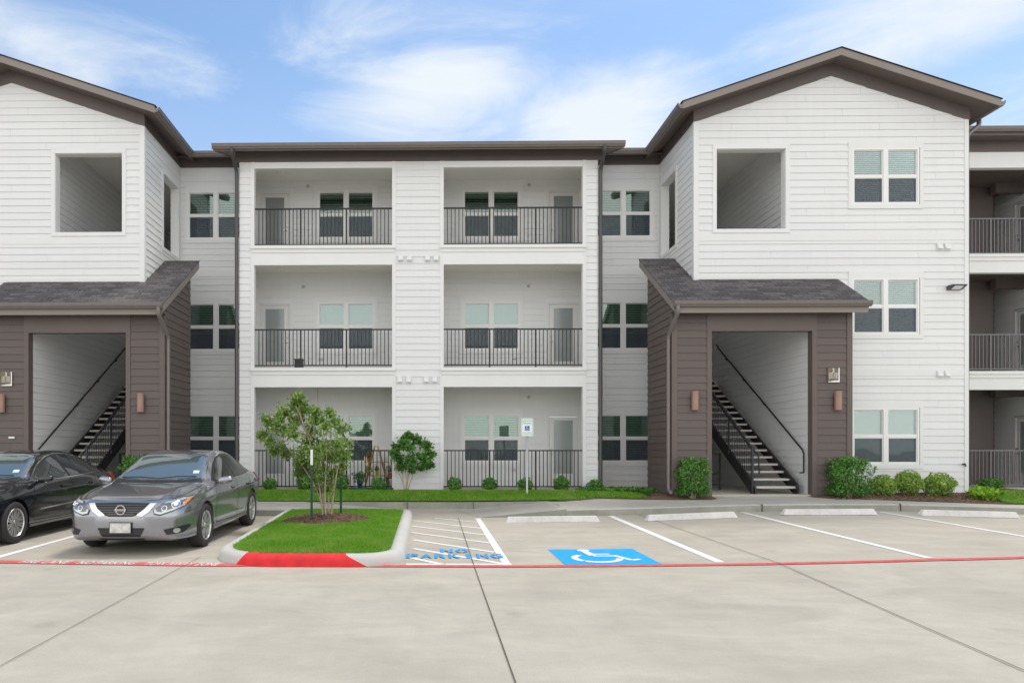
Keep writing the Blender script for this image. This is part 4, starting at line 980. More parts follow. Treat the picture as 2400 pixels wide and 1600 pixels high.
# NO PARKING stencil, letter by letter with the bridges cut out
npk = MB(); 
def stencil_word(word, x0, x1, y0, y1, root):
    n = len(word); w = (x1-x0)/n
    for i, ch in enumerate(word):
        o = text_mesh('lettering', ch, 1, M['blue2'], None, 0, bold=.03); me = o.data
        bm = bmesh.new(); bm.from_mesh(me); bmesh.ops.remove_doubles(bm, verts=bm.verts, dist=1e-5)
        xs_ = [v.co.x for v in bm.verts]; ys_ = [v.co.y for v in bm.verts]; ax, bx, ay, by = min(xs_), max(xs_), min(ys_), max(ys_)
        cuts = {'O': [.5], 'P': [.36], 'A': [.5], 'R': [.36], 'K': [.33], 'G': [.5], 'N': [.3, .7]}.get(ch, [])
        for c in cuts:
            for side in (-1, 1):
                xx = ax+(bx-ax)*c+side*.025
                bmesh.ops.bisect_plane(bm, geom=bm.verts[:]+bm.edges[:]+bm.faces[:], plane_co=(xx, 0, 0), plane_no=(1, 0, 0))
            xx = ax+(bx-ax)*c
            bmesh.ops.delete(bm, geom=[f for f in bm.faces if abs(f.calc_center_median().x-xx) < .025], context='FACES')
        lw = w*(.82 if ch != 'I' else .3)
        for v in bm.verts:
            X = x0+w*(i+.5)+((v.co.x-ax)/(bx-ax)-.5)*lw; Y = y0+(v.co.y-ay)/(by-ay)*(y1-y0); v.co = (X, Y, lot(X, Y)+.013)
        for f in bm.faces:
            f.normal_update()
            if f.normal.z < 0: f.normal_flip()
        bm.to_mesh(me); bm.free(); o.parent = root
a_, b_ = gnd(952, 1308), gnd(1183, 1308); c_, d_ = gnd(952, 1298), gnd(1029, 1287.3); e_, f_ = gnd(1029.5, 1295.5), gnd(1098, 1295.5)
rt = thing('no_parking_lettering', 'blue stencilled NO PARKING letters across the white aisle hatching', 'road marking', (0, 0, 0))
stencil_word('PARKING', a_[0]-.02, b_[0], a_[1]+.0, c_[1], rt); stencil_word('NO', e_[0], f_[0]+.02, e_[1], d_[1], rt)
# blue accessible square
sq = thing('accessible_symbol', 'blue square with white wheelchair symbol painted in the stall', 'road marking', (2.42, 9.65, lot(2.42, 9.65))); OFF[sq] = Vector((2.42, 9.65, lot(2.42, 9.65)))
SX0, SX1, SY0, SY1 = 1.80, 3.05, 9.03, 10.31
mb = MB(); n = 6
for i in range(n):
    a, b = SX0+(SX1-SX0)*i/n, SX0+(SX1-SX0)*(i+1)/n; mb.quad(*[(x, y, lot(x, y)+.005) for x, y in ((a, SY0), (b, SY0), (b, SY1), (a, SY1))])
mb.build('blue_square', M['blue'], sq, recalc=False)
def symbol(P, w=1.0):
    """strokes of the wheelchair figure in a unit square; P maps (x, y) to 3D"""
    mb = MB()
    def pl(pts, th):
        for (a, b) in zip(pts, pts[1:]):
            L_ = math.hypot(b[0]-a[0], b[1]-a[1]); nx, ny = -(b[1]-a[1])/L_*th/2, (b[0]-a[0])/L_*th/2
            mb.quad(P(a[0]-nx, a[1]-ny), P(b[0]-nx, b[1]-ny), P(b[0]+nx, b[1]+ny), P(a[0]+nx, a[1]+ny))
    t = [(.5+.0, 0)]
    c = (.43, .36); r = .245
    arc = lambda a0, a1, n=16: [(c[0]+r*math.cos(R(a0+(a1-a0)*i/n)), c[1]+r*math.sin(R(a0+(a1-a0)*i/n))) for i in range(n+1)]
    pl(arc(128, 222), .075); pl(arc(228, 352), .075)
    hd = [(.40+.075*math.cos(R(i*30)), .895+.07*math.sin(R(i*30))) for i in range(12)]; mb.quad(*[P(*q) for q in hd])
    pl([(.40, .84), (.425, .54)], .085); pl([(.425, .5), (.67, .5)], .06); pl([(.44, .625), (.64, .625)], .05)
    pl([(.66, .53), (.78, .22), (.88, .27)], .062)
    return mb
def Psq(x, y):
    X = SX0+(SX1-SX0)*(x*.98); Y = SY0+(SY1-SY0)*(y*.98+.01); return (X, Y, lot(X, Y)+.010)
symbol(Psq).build('wheelchair_figure', M['white'], sq, recalc=False)
for o in sq.children:
    bm = bmesh.new(); bm.from_mesh(o.data)
    for f in bm.faces:
        f.normal_update()
        if f.normal.z < 0: f.normal_flip()
    bm.to_mesh(o.data); bm.free()
# ------------------------------------------------------------------ grass island with its kerb
IX0, IX1, IY0, IY1 = -2.93, -.30, 8.86, 15.02
def rrect(x0, x1, y0, y1, r, n=12):
    """front corners rounded with r[0] (left) and r[1] (right), back corners small"""
    P = []
    for (cx, cy, a0, rr) in ((x0+r[0], y0+r[0], 180, r[0]), (x1-r[1], y0+r[1], 270, r[1]), (x1-r[2], y1-r[2], 0, r[2]), (x0+r[3], y1-r[3], 90, r[3])):
        for i in range(n+1):
            t = R(a0+90*i/n); P.append((cx+rr*math.cos(t), cy+rr*math.sin(t)))
    return P
kp = rrect(IX0, IX1, IY0, IY1, (.95, .62, .25, .3), 14)
# densify the straight runs
def densify(P, st):
    out = []
    for a, b in zip(P, P[1:]+P[:1]):
        n = max(1, int(math.hypot(b[0]-a[0], b[1]-a[1])/st))
        for i in range(n): out.append((a[0]+(b[0]-a[0])*i/n, a[1]+(b[1]-a[1])*i/n))
    return out
kp = densify([(x-.036*max(0, y-9.8)*(1 if x < -2 else 0), y) for x, y in kp], .15); n = len(kp)
def inset(P, d):
    out = []
    for i in range(len(P)):
        a, b = P[i-1], P[(i+1) % len(P)]; L_ = math.hypot(b[0]-a[0], b[1]-a[1]); out.append((P[i][0]-(b[1]-a[1])/L_*d, P[i][1]+(b[0]-a[0])/L_*d))
    return out
mb = MB(); prof = [(0, -.04), (.0, .02), (.02, .09), (.045, .128), (.08, .148), (.12, .152), (.2, .15), (.205, .1)]
for d, h in prof:
    for x, y in inset(kp, d): mb.v.append((x, y, lot(x, y)+h))
for k in range(len(prof)-1):
    for i in range(n): mb.f.append((k*n+i, k*n+(i+1) % n, (k+1)*n+(i+1) % n, (k+1)*n+i))
kind(mb.build('island_kerb', M['kerb'], None, smooth=True))
gi = inset(kp, .2)
ccx, ccy = -1.75, 12.35
def isl_z(x, y):
    d = min(x-IX0-.2+.036*max(0, y-9.8), IX1-.2-x, y-IY0-.2, IY1-.2-y); return lot(x, y)+.14+.06*smooth(d/.7)
def inside(P, x, y):
    c = False; j = len(P)-1
    for i in range(len(P)):
        if (P[i][1] > y) != (P[j][1] > y) and x < (P[j][0]-P[i][0])*(y-P[i][1])/(P[j][1]-P[i][1])+P[i][0]: c = not c
        j = i
    return c
mb = MB(); rings = 9
for k in range(rings+1):
    t = 1-k/rings
    for x, y in gi: X = ccx+(x-ccx)*t; Y = ccy+(y-ccy)*t; mb.v.append((X, Y, isl_z(X, Y)))
for k in range(rings):
    for i in range(n): mb.f.append((k*n+i, k*n+(i+1) % n, (k+1)*n+(i+1) % n, (k+1)*n+i))
kind(mb.build('island_ground', M['grassb'], None, smooth=True))
def blades(name, pts, h, w, label=None):
    P = np.array(pts); n = len(P); a = rng.random(n)*2*math.pi; hh = h*(.55+.7*rng.random(n)); lean = rng.normal(size=(n, 2))*.35*h
    dx = np.cos(a)*w; dy = np.sin(a)*w; z0 = P[:, 2]-.004
    v = np.empty((n, 3, 3)); v[:, 0] = np.stack([P[:, 0]-dx, P[:, 1]-dy, z0], 1); v[:, 1] = np.stack([P[:, 0]+dx, P[:, 1]+dy, z0], 1); v[:, 2] = np.stack([P[:, 0]+lean[:, 0], P[:, 1]+lean[:, 1], z0+hh], 1)
    o = np_mesh(name, v.reshape(-1, 3), 3, M['grass']); o['kind'] = 'stuff'; o['label'] = label; o['category'] = 'grass'; return o
MC, MR = (-1.86, 12.62), (.78, .95)
pts = []
while len(pts) < 60000:
    x = random.uniform(IX0-.1, IX1-.18); y = random.uniform(IY0+.18, IY1-.18)
    if not inside(gi, x, y): continue
    if ((x-MC[0])/MR[0])**2+((y-MC[1])/MR[1])**2 < 1+.15*math.sin(x*9+y*7): continue
    if y > 12 and random.random() < .35: continue
    pts.append((x, y, isl_z(x, y)))
blades('island_grass', pts, .05, .006, 'short green turf filling the kerbed island')
# mulch disc
mb = MB(); nr, na = 8, 40
for k in range(nr+1):
    for i in range(na):
        t = 2*math.pi*i/na; r_ = k/nr*(1+.06*math.sin(5*t+1)); X = MC[0]+MR[0]*r_*math.cos(t); Y = MC[1]+MR[1]*r_*math.sin(t); mb.v.append((X, Y, isl_z(X, Y)+.012+.055*(1-(k/nr)**2)))
for k in range(nr):
    for i in range(na): mb.f.append((k*na+i, k*na+(i+1) % na, (k+1)*na+(i+1) % na, (k+1)*na+i))
kind(mb.build('mulch_ground', M['soil'], None, smooth=True))
def mul_z(x, y): return isl_z(x, y)+.012+.055*max(0, 1-((x-MC[0])/MR[0])**2-((y-MC[1])/MR[1])**2)
def chips(name, pts, size, label):
    P = np.array(pts); n = len(P); d = rng.normal(size=(n, 3))*[1, 1, .25]; d /= np.linalg.norm(d, axis=1)[:, None]; u = np.cross(d, rng.normal(size=(n, 3))*[.3, .3, 1]); u /= np.linalg.norm(u, axis=1)[:, None]
    L_ = size*(.5+rng.random(n))[:, None]; a = d*L_; b = u*L_*.3; P = P+[0, 0, size*.25]
    q_ = np.stack([P-a-b, P+a-b*.6, P+a*.9+b, P-a*.9+b], 1).reshape(-1, 3); o = np_mesh(name, q_, 4, M['chip']); o['kind'] = 'stuff'; o['label'] = label; o['category'] = 'mulch'; return o
pts = []
for i in range(7000):
    t = random.random()*2*math.pi; r_ = math.sqrt(random.random())*1.03; x = MC[0]+MR[0]*r_*math.cos(t); y = MC[1]+MR[1]*r_*math.sin(t); pts.append((x, y, mul_z(x, y)))
chips('wood_chips', pts, .02, 'brown wood chips heaped around the island tree')
# ------------------------------------------------------------------ beds and lawn along the building
def bedx(x0, x1, y0, y1, name, mtl, dz=.0, st=.25): return grid(name, fr(x0, x1, st), fr(y0, y1, .15), lambda x, y: top_z(x, y)+dz, mtl)
def lawn_edge(x):
    """front edge of the lawn on the right, sweeping back to the porch"""
    return lerp(x, [(-4.6, 16.85), (2.9, 16.85), (3.6, 16.7), (4.6, 16.6), (5.2, 16.65), (6.2, 16.5)])
bedx(-6.3, 6.3, 16.84, 18.52, 'planting_bed', M['soil']); bedx(-7.2, -4.6, 17.0, 20.1, 'planting_bed', M['soil'], .0); bedx(4.6, 6.9, 18.4, 20.1, 'planting_bed', M['soil'])
def front_bed(name, poly, mtl, dz=.012):
    mb = MB(); xs_ = [p[0] for p in poly]; 
    for a, b in zip(poly, poly[1:]):
        for t0, t1 in zip(fr(0, 1, .2), fr(0, 1, .2)[1:]):
            pa = [(a[0], a[1]+(a[2]-a[1])*t) for t in (t0, t1)]; pb = [(b[0], b[1]+(b[2]-b[1])*t) for t in (t0, t1)]
            mb.quad(*[(x, y, top_z(x, y)+dz) for x, y in (pa[0], pb[0], pb[1], pa[1])])
    return kind(mb.build(name, mtl))
front_bed('planting_bed', [(3.2, 16.62, 17), (4.2, 16.5, 17), (5.0, 16.35, 17), (6.0, 16.2, 16.9), (6.6, 16.1, 16.62), (6.78, 16.25, 16.6)], M['soil'])
front_bed('planting_bed', [(9.1, 16.42, 16.62), (9.5, 16.2, 16.62), (10.2, 16.05, 16.62), (10.3, 16.05, 17.52), (11.5, 15.8, 17.52), (12.5, 15.6, 17.52), (13.6, 15.6, 17.52), (13.7, 15.62, 19.6), (16.2, 15.75, 19.6)], M['soil'])
lw = [(-6.3, 16.86, 18.0), (-4.8, 16.86, 18.02), (-1, 16.86, 18.03), (.5, 16.86, 18.0), (2.9, 16.84, 18.05), (3.6, 16.66, 18.02), (4.3, 16.55, 17.75), (4.9, 16.45, 17.2), (5.2, 16.5, 16.8)]
front_bed('lawn', lw, M['grassb'], .02)
lw2 = [(13.1, 15.75, 15.85), (13.6, 15.6, 17.2), (14.5, 15.6, 18.2), (17, 15.65, 18.3)]
front_bed('lawn', lw2, M['grassb'], .026)
def fill(poly, N_, seed=0):
    out = []
    while len(out) < N_:
        k = random.randrange(len(poly)-1); a, b = poly[k], poly[k+1]
        if random.random() > (b[0]-a[0])/3.5: continue
        t = random.random(); x = a[0]+(b[0]-a[0])*t; y0_ = a[1]+(b[1]-a[1])*t; y1_ = a[2]+(b[2]-a[2])*t
        y = random.uniform(y0_, y1_); out.append((x, y, top_z(x, y)+.022))
    return out
blades('lawn_grass', fill(lw, 42000), .05, .008, 'strip of short green lawn in front of the balcony bay')
blades('lawn_grass', fill(lw2, 9000), .05, .008, 'patch of green lawn at the far right in front of the balconies')
pts = []
for i in range(5000):
    x = random.uniform(-6.2, 5.5); y = random.uniform(17.95, 18.5); pts.append((x, y, top_z(x, y)+.006))
for i in range(5000):
    x = random.uniform(9.3, 15.5); y = random.uniform(15.8, 17.4); pts.append((x, y, top_z(x, y)+.02))
chips('bed_mulch', pts, .022, 'brown mulch of the beds along the foot of the building')
# ------------------------------------------------------------------ wheel stops
def stop(cx, cy, ang, label):
    mb = MB(); L_, w, h = .93, .075, .115
    n = 1
    P = []
    for (x, ins) in ((-L_, 0), (-L_+.05, 1), (L_-.05, 1), (L_, 0)): pass
    b = [(-L_, -w, 0), (L_, -w, 0), (L_, w, 0), (-L_, w, 0)]; t = [(-L_+.06, -w*.55, h), (L_-.06, -w*.55, h), (L_-.06, w*.55, h), (-L_+.06, w*.55, h)]
    mb.v = b+t; mb.f = [(0, 3, 2, 1), (4, 5, 6, 7), (0, 1, 5, 4), (1, 2, 6, 5), (2, 3, 7, 6), (3, 0, 4, 7)]
    o = mb.build('wheel_stop', M['stop'], None, bevel=.008); o.location = (cx, cy, lot(cx, cy)+.002); tilt = (lot(cx+.9, cy)-lot(cx-.9, cy))/1.8
    o.rotation_euler = (.012, -math.atan(tilt), ang); return tag(o, label, 'wheel stop', 'concrete wheel stops at the heads of the stalls')
stop(2.49, 13.78, R(-1), 'concrete wheel stop at the head of the accessible stall')
stop(5.24, 13.78, R(6), 'concrete wheel stop crossed by the dark slab joint, in front of the downspout corner')
stop(8.09, 14.05, R(-1), 'concrete wheel stop in front of the open staircase')
stop(10.75, 13.9, R(-3), 'rightmost concrete wheel stop, in front of the three round shrubs')
# ------------------------------------------------------------------ plants
def blob_points(n, c, r, fill_=.5, noise=.18, seed=1):
    d = rng.normal(size=(n, 3)); d /= np.linalg.norm(d, axis=1)[:, None]
    rad = (fill_+(1-fill_)*rng.random(n)**.5)
    lump = 1+noise*(np.sin(d[:, 0]*5+seed)+np.sin(d[:, 1]*6+seed*2)+np.sin(d[:, 2]*7+seed*3))/1.6
    p = d*(rad*lump)[:, None]*np.array(r); return p+np.array(c), d
def bush(x, y, z, w, h, label, matn='leafd', n=900, ls=.035, group=None, name='shrub', cat='shrub', box=False, seed=0, stems=5):
    t = thing(name, label, cat, (x, y, z), group); OFF[t] = Vector((0, 0, 0)); seed = seed or random.random()*9
    if box:
        p = rng.uniform(-1, 1, size=(n, 3)); k = rng.integers(0, 3, n); s_ = np.sign(p[np.arange(n), k]); m_ = rng.random(n) < .75
        p[np.arange(n), k] = np.where(m_, s_*rng.uniform(.75, 1, n), p[np.arange(n), k])
        lump = 1+.14*np.sin(p[:, 0]*4+seed)*np.cos(p[:, 2]*5+seed)+.07*np.sin(p[:, 1]*9+p[:, 2]*8); p[:, :2] *= lump[:, None]; p[:, 2] += .09*np.sin(p[:, 0]*5+seed)+.05*np.sin(p[:, 0]*13); p += rng.normal(size=p.shape)*.05
        p[:, :2] *= (1-.12*np.maximum(0, p[:, 2])**2)[:, None]
        out = p/np.linalg.norm(p, axis=1)[:, None]; c = p*[w/2, w*.36, h*.44]+[0, 0, h*.54]
    else:
        c, out = blob_points(n, (0, 0, h*.52), (w/2, w/2, h*.5), .45, .14, seed)
    leaves('foliage', c, ls, M[matn], t, out)
    sm_ = MB()
    for i in range(stems):
        a = random.random()*6.28; sm_.tube([(.04*math.cos(a), .04*math.sin(a), -.02), (w*.12*math.cos(a), w*.12*math.sin(a), h*.35), (w*.28*math.cos(a), w*.28*math.sin(a), h*.75)], .008, 5, .004)
    sm_.build('stem', M['bark'], t); return t
GB = 'small round shrubs along the balcony bay'
for (u, w_, h_, lab) in ((633, .42, .36, 'small round shrub nearest the grey sedan\'s tail'), (714, .44, .42, 'small round shrub in front of the dark cabinet, just left of the green stake'), (798, .52, .44, 'small round shrub behind the multi-stem tree\'s trunks'), (886, .42, .38, 'small round shrub in front of the patio\'s green edging, left of the column tree'),
                         (1065, .36, .38, 'small round shrub at the left end of the right-hand ground patio'), (1148, .42, .38, 'small round shrub halfway between the column and the parking sign'), (1232, .42, .36, 'small round shrub right behind the parking sign post'), (1316, .46, .42, 'small round shrub below the right-hand patio door'), (1396, .44, .32, 'small round shrub at the foot of the right bay downspout')):
    x, z = at(u, 1148, 18.15); bush(x, 18.15, .52, w_, h_, lab, 'leafd', 800, .035, GB)
x, z = at(1627, 1155, 16.25); bush(x, 16.3, .5, .64, .92, 'tall boxy hedge shrub left of the right-hand stair opening', 'leafd', 2600, .038, name='hedge_shrub', box=True, stems=8)
bush(9.87, 16.3, .5, .80, .94, 'wide boxy hedge shrub on bare stems right of the right-hand stair opening', 'leafd', 3300, .038, name='hedge_shrub', box=True, stems=10)
bush(-6.72, 16.25, .5, .85, .98, 'boxy hedge shrub showing between the two sedans', 'leafd', 3000, .042, name='hedge_shrub', box=True)
GL = 'round yellow-green shrubs under the wing windows'
bush(10.97, 16.8, .5, .62, .50, 'leftmost of three round light shrubs under the wing window', 'leafg', 1800, .036, GL)
bush(11.6, 16.85, .5, .68, .60, 'middle and tallest of three round light shrubs under the wing window', 'leafg', 2200, .036, GL)
bush(12.3, 16.8, .5, .68, .55, 'rightmost of three round light shrubs under the wing window', 'leafg', 2200, .036, GL)
bush(13.05, 16.4, .46, .66, .28, 'low bright lime-green plant at the right corner of the wing', 'leafl', 800, .07, name='lime_plant', cat='plant')
bush(14.5, 19.0, .5, .42, .40, 'small dark shrub against the right downspout', 'leafd', 600, .035); bush(15.3, 19.0, .5, .62, .36, 'low dark shrub in front of the far right railing', 'leafd', 900, .035)
# tufted grass and ground cover at the porch corner
t = thing('grass_tuft', 'arching tuft of thin green leaves by the porch downspout', 'plant', (5.3, 16.75, .5)); OFF[t] = Vector((0, 0, 0)); V = []
for i in range(260):
    a = random.random()*6.28; r_ = .06*random.random(); L_ = random.uniform(.18, .3); ln = random.uniform(.3, .9)
    b = np.array([r_*math.cos(a), r_*math.sin(a), 0]); d = np.array([math.cos(a)*ln, math.sin(a)*ln, 1]); d = d/np.linalg.norm(d)*L_*.6; e2 = np.array([math.cos(a)*ln*2, math.sin(a)*ln*2, .1]); e2 = e2/np.linalg.norm(e2)*L_*.45; w = np.array([-math.sin(a), math.cos(a), 0])*.005
    V += [b-w, b+w, b+d+w*.8, b+d-w*.8, b+d-w*.8, b+d+w*.8, b+d+e2, b+d+e2]
np_mesh('foliage', np.array(V), 4, M['leafd'], t)
pts = []
for i in range(1500):
    x = random.uniform(3.9, 5.9); y = random.uniform(17.3, 18.3); 
    if x > 5.4 and y < 17.6: continue
    pts.append((x, y, top_z(x, y)+random.uniform(.02, .12)))
gc = leaves('ground_cover', pts, .045, M['leafd'], None, None); gc['kind'] = 'stuff'; gc['label'] = 'low dark ground cover in the bed beside the porch'; gc['category'] = 'plant'
# -- multi-stem tree on the island: stems fan out from one foot, leaves cluster on twig ends
def tree(name, label, base, stems, clusters, leafsize, nper, mt_, spread):
    t = thing(name, label, 'tree', base); OFF[t] = Vector((0, 0, 0)); tk = MB(); C = []
    tips = []
    for (dx, dy, top, bx, by) in stems:
        p0 = Vector((bx, by, -.05)); p3 = Vector((dx, dy, top)); w_ = random.uniform(-.04, .04); PP = [p0+Vector(((p3-p0).x*q**(2.0 if spread[0] < .0175 else 1.2)+w_*math.sin(q*5), (p3-p0).y*q**1.6, (p3-p0).z*q)) for q in (0, .15, .3, .45, .6, .75, .88, 1)]; p1, p2 = PP[3], PP[5]
        tk.tube(PP, spread[0], 7, spread[1]); tips.append((p1, p2, p3))
    for (cx, cy, cz, r) in clusters:
        c = Vector((cx, cy, cz)); a, b, d = min(tips, key=lambda q_: (q_[1]-c).length+(q_[2]-c).length*.5)
        st = b if c.z > b.z*.8 else a
        mid = (st+c)/2+Vector((random.uniform(-.06, .06), random.uniform(-.06, .06), -.05)); tk.tube([st, mid, c], spread[1]*1.2, 5, .003)
        for k in range(nper):
            # twigs with leaves strung along them
            dv = rng.normal(size=3); dv[2] = dv[2]*.7+.25; dv /= np.linalg.norm(dv); L_ = r*(.5+.7*rng.random()); tw = np.array(c)+dv*L_
            if k % 3 == 0: tk.tube([c, tuple(tw)], .004, 4, .002)
            m_ = 13
            for q_ in range(m_): f_ = (q_+1)/m_; C.append(np.array(c)*(1-f_)+tw*f_*1.0+rng.normal(size=3)*.035)
    tk.build('trunk', M['bark'], t, smooth=True); leaves('crown', C, leafsize, M[mt_], t, None, 1.8); return t
base = (-1.9, 12.72, .21)
def rel(u, v, dy=0): X, Z = at(u, v, base[1]+dy); return (X-base[0], dy, Z-base[2])
S = []
for (u, v, dy, bu) in ((640, 1010, .1, 757), (690, 950, -.1, 760), (725, 985, .2, 764), (760, 1000, -.2, 768), (795, 985, .1, 772), (815, 1020, 0, 775), (775, 960, .35, 770)):
    a = rel(u, v, dy); b = rel(bu, 1212, 0); S.append((a[0], a[1], a[2], b[0], dy*.2))
CL = [(625, 985, .0, .13), (612, 1020, .1, .10), (630, 1035, -.1, .12), (655, 975, .1, .19), (670, 965, -.1, .16), (690, 950, .0, .15), (702, 940, .05, .12), (665, 1010, -.15, .2), (640, 1000, .15, .16), (700, 985, .1, .22), (690, 1020, -.2, .22), (655, 1050, 0, .16), (672, 1065, .1, .12), (720, 960, .1, .13), (735, 985, 0, .14), (752, 990, .15, .14), (740, 965, -.1, .1), (765, 1000, -.2, .2), (785, 990, .1, .16), (800, 1010, 0, .18), (812, 1040, .1, .15), (790, 1040, -.25, .22), (760, 1045, .2, .24), (725, 1035, .1, .24), (705, 1060, -.1, .2), (740, 1075, -.25, .22), (775, 1075, .1, .22), (800, 1070, -.1, .18), (700, 1085, .1, .12), (760, 1100, 0, .18), (785, 1110, .1, .14), (745, 1120, -.1, .12), (700, 1110, .15, .08), (800, 1095, .15, .1), (699, 928, 0, .05), (640, 1060, 0, .08), (730, 1010, .2, .2), (715, 1085, .1, .2), (735, 1100, 0, .18), (765, 1125, .1, .15), (750, 1060, -.3, .22), (725, 1055, .3, .2), (785, 1060, .3, .2), (775, 1145, 0, .1), (745, 1145, .1, .1), (685, 1000, .3, .2), (650, 995, -.2, .16), (810, 1070, 0, .13), (770, 970, .1, .12), (705, 960, .2, .14)]
cl = []
for (u, v, dy, r_) in CL: a = rel(u, v, dy*1.3); cl.append((a[0], a[1], a[2], r_))
tree('young_tree', 'multi-stemmed young tree with pale trunks on the grass island', base, S, cl, .038, 15, 'leaf', (.017, .005))
# -- round small tree in front of the column
base = (-.56, 18.05, .53)
S = [(-.32, 0, .85, -.02, 0), (-.12, .1, .95, 0, 0), (.1, -.1, .9, .01, 0), (.34, 0, .8, .03, 0), (.2, .1, 1.1, .02, 0)]
cl = []
for (u, v, dy, r_) in [(932, 1050, 0, .15), (934, 1075, .1, .15), (945, 1035, -.1, .17), (958, 1022, 0, .13), (958, 1050, -.2, .24), (980, 1035, .1, .2), (1000, 1045, 0, .17), (1008, 1065, 0, .16), (990, 1070, -.2, .22), (960, 1080, -.15, .22), (940, 1095, .1, .14), (985, 1095, .05, .15), (1005, 1090, .1, .12), (965, 1100, 0, .1), (922, 1062, -.1, .12)]:
    X, Z = at(u, v, base[1]); cl.append((X-base[0], dy, Z-base[2], r_*.95))
tree('column_tree', 'small round-headed tree standing against the white column', base, S, cl, .05, 26, 'leafd', (.018, .007))
# stakes
x, z = at(736, 1228, 12.2)
def stake(x, y, z0, z1, cap, label):
    t = thing('tree_stake', label, 'stake', (x, y, z0), 'steel stakes holding the island tree'); OFF[t] = Vector((0, 0, 0)); H = z1-z0
    a = MB(); a.box(-.021, .021, -.004, .004, -.05, H-cap); a.box(-.004, .004, .004, .035, -.05, H-cap)
    for i in range(int((H-cap)/.06)): a.box(-.008, .008, -.012, -.004, i*.06, i*.06+.02)
    a.build('post', M['postg'], t)
    if cap: a = MB(); a.box(-.022, .022, -.005, .005, H-cap, H); a.box(-.004, .004, .005, .036, H-cap, H); a.build('white_tip', M['vinyl'], t)
stake(-2.03, 12.15, .22, 1.62, .27, 'green steel tree stake with a white tip in front of the young tree')
stake(-1.62, 13.0, .22, 1.35, 0, 'green steel tree stake half hidden behind the young tree\'s stems')
def block(x, y, z, sx, sy, sz, rz, ry, label):
    mb = MB(); mb.box(-sx/2, sx/2, -sy/2, sy/2, 0, sz); o = mb.build('concrete_block', M['stop'], None, bevel=.012); o.location = (x, y, z); o.rotation_euler = (R(5), ry, rz); tag(o, label, 'block', 'loose concrete blocks in the mulch')
block(-2.2, 12.72, .22, .12, .08, .16, R(20), R(-8), 'pale concrete block standing left of the front tree stake')
block(-1.4, 12.95, .235, .16, .1, .07, R(-10), R(4), 'low pale concrete block lying right of the tree stems')
# ------------------------------------------------------------------ parking sign
px, _ = at(1237, 1162, 17.55)
t = thing('parking_sign', 'white and green reserved parking sign on a steel post in the lawn', 'sign', (px-.02, 17.55, .42)); OFF[t] = Vector((0, 0, 0))
a = MB(); a.lathe([(.03, -.1), (.03, 1.75), (0, 1.75)], (0, 0, 0), 14); a.build('post', M['galv'], t, smooth=True)
M['sgreen'] = mat('sign green', (.05, .36, .22), .4); M['sblue'] = mat('sign blue', (.01, .08, .42), .4); M['swhite'] = mat('sign white', (.82, .87, .85), .35)
W_, H_, Z_ = .152, .228, 1.77
def rr(w, h, r): 
    P = []
    for cx, cz, a0 in ((w-r, h-r, 0), (-w+r, h-r, 90), (-w+r, -h+r, 180), (w-r, -h+r, 270)):
        for i in range(5): tt = R(a0+22.5*i); P.append((cx+r*math.cos(tt), cz+r*math.sin(tt)))
    return P
a = MB(); a.prism([(x, -.036, Z_+z) for x, z in rr(W_, H_, .025)], (0, .003, 0)); a.build('sign_plate', M['swhite'], t)
a = MB(); o_, i_ = rr(W_-.012, H_-.012, .02), rr(W_-.02, H_-.02, .015)
for k in range(len(o_)): l = (k+1) % len(o_); a.quad(*[(x, -.0372, Z_+z) for x, z in (o_[k], o_[l], i_[l], i_[k])])
a.build('green_border', M['sgreen'], t)
for body, sz, zz_, sx_, mm in (('RESERVED', .062, .158, .86, 'sgreen'), ('PARKING', .062, .095, .9, 'sgreen'), ('VAN ACCESSIBLE', .03, -.135, .9, 'sgreen'), ('TOW AWAY ZONE', .03, -.175, .9, 'sgreen')):
    o = text_mesh('lettering', body, sz, M[mm], t, .0006, sx=sx_); o.rotation_euler = (R(90), 0, 0); o.location = (0, -.0378, Z_+zz_)
a = MB(); a.box(-.06, .06, -.038, -.036, Z_-.085, Z_+.035); a.build('blue_square', M['sblue'], t)
symbol(lambda x, y: ((x-.5)*.115, -.0386, Z_-.025+(y-.5)*.115)).build('wheelchair_figure', M['swhite'], t)
# ------------------------------------------------------------------ things on the patios and balconies
def place(name, label, cat, u, v, Y, group=None):
    X, Z = at(u, v, Y); t = thing(name, label, cat, (X, Y, Z), group); OFF[t] = Vector((0, 0, 0)); return t
t = thing('storage_cabinet', 'black slatted storage cabinet on the left ground patio', 'cabinet', (-3.28, 19.1, .55)); OFF[t] = Vector((0, 0, 0))
a = MB(); a.box(-.25, .25, -.2, .2, .03, .78); a.build('body', M['black'], t, bevel=.01); a = MB()
for i in range(8): a.box(-.22+i*.057, -.2+i*.057, -.215, -.2, .06, .74)
a.box(-.27, .27, -.23, .23, .78, .82); a.build('lid', M['black'], t)
t = place('storage_bin', 'small black bin on the second-floor left balcony', 'bin', 701, 861, 18.9); t.location.z = 3.8
a = MB(); a.box(-.11, .11, -.1, .1, 0, .27); a.build('body', M['black'], t, bevel=.01); a = MB(); a.box(-.12, .12, -.11, .11, .27, .3); a.build('lid', M['black'], t)
zf = .55
t = thing('ladder_shelf', 'A-shaped light wood plant shelf on the left ground patio', 'shelf', (-1.42, 19.25, zf)); OFF[t] = Vector((0, 0, 0))
a = MB()
for s in (-1, 1): a.beam((s*.04, .05, 1.18), (s*.42, -.08, 0), .055, .025); a.beam((s*.04, .09, 1.18), (s*.34, .32, 0), .05, .025)
a.build('leg', M['wood'], t); a = MB(); a.box(-.33, .33, -.09, .1, .72, .745); a.box(-.4, .4, -.12, .18, .34, .36); a.build('shelf_board', M['wood'], t)
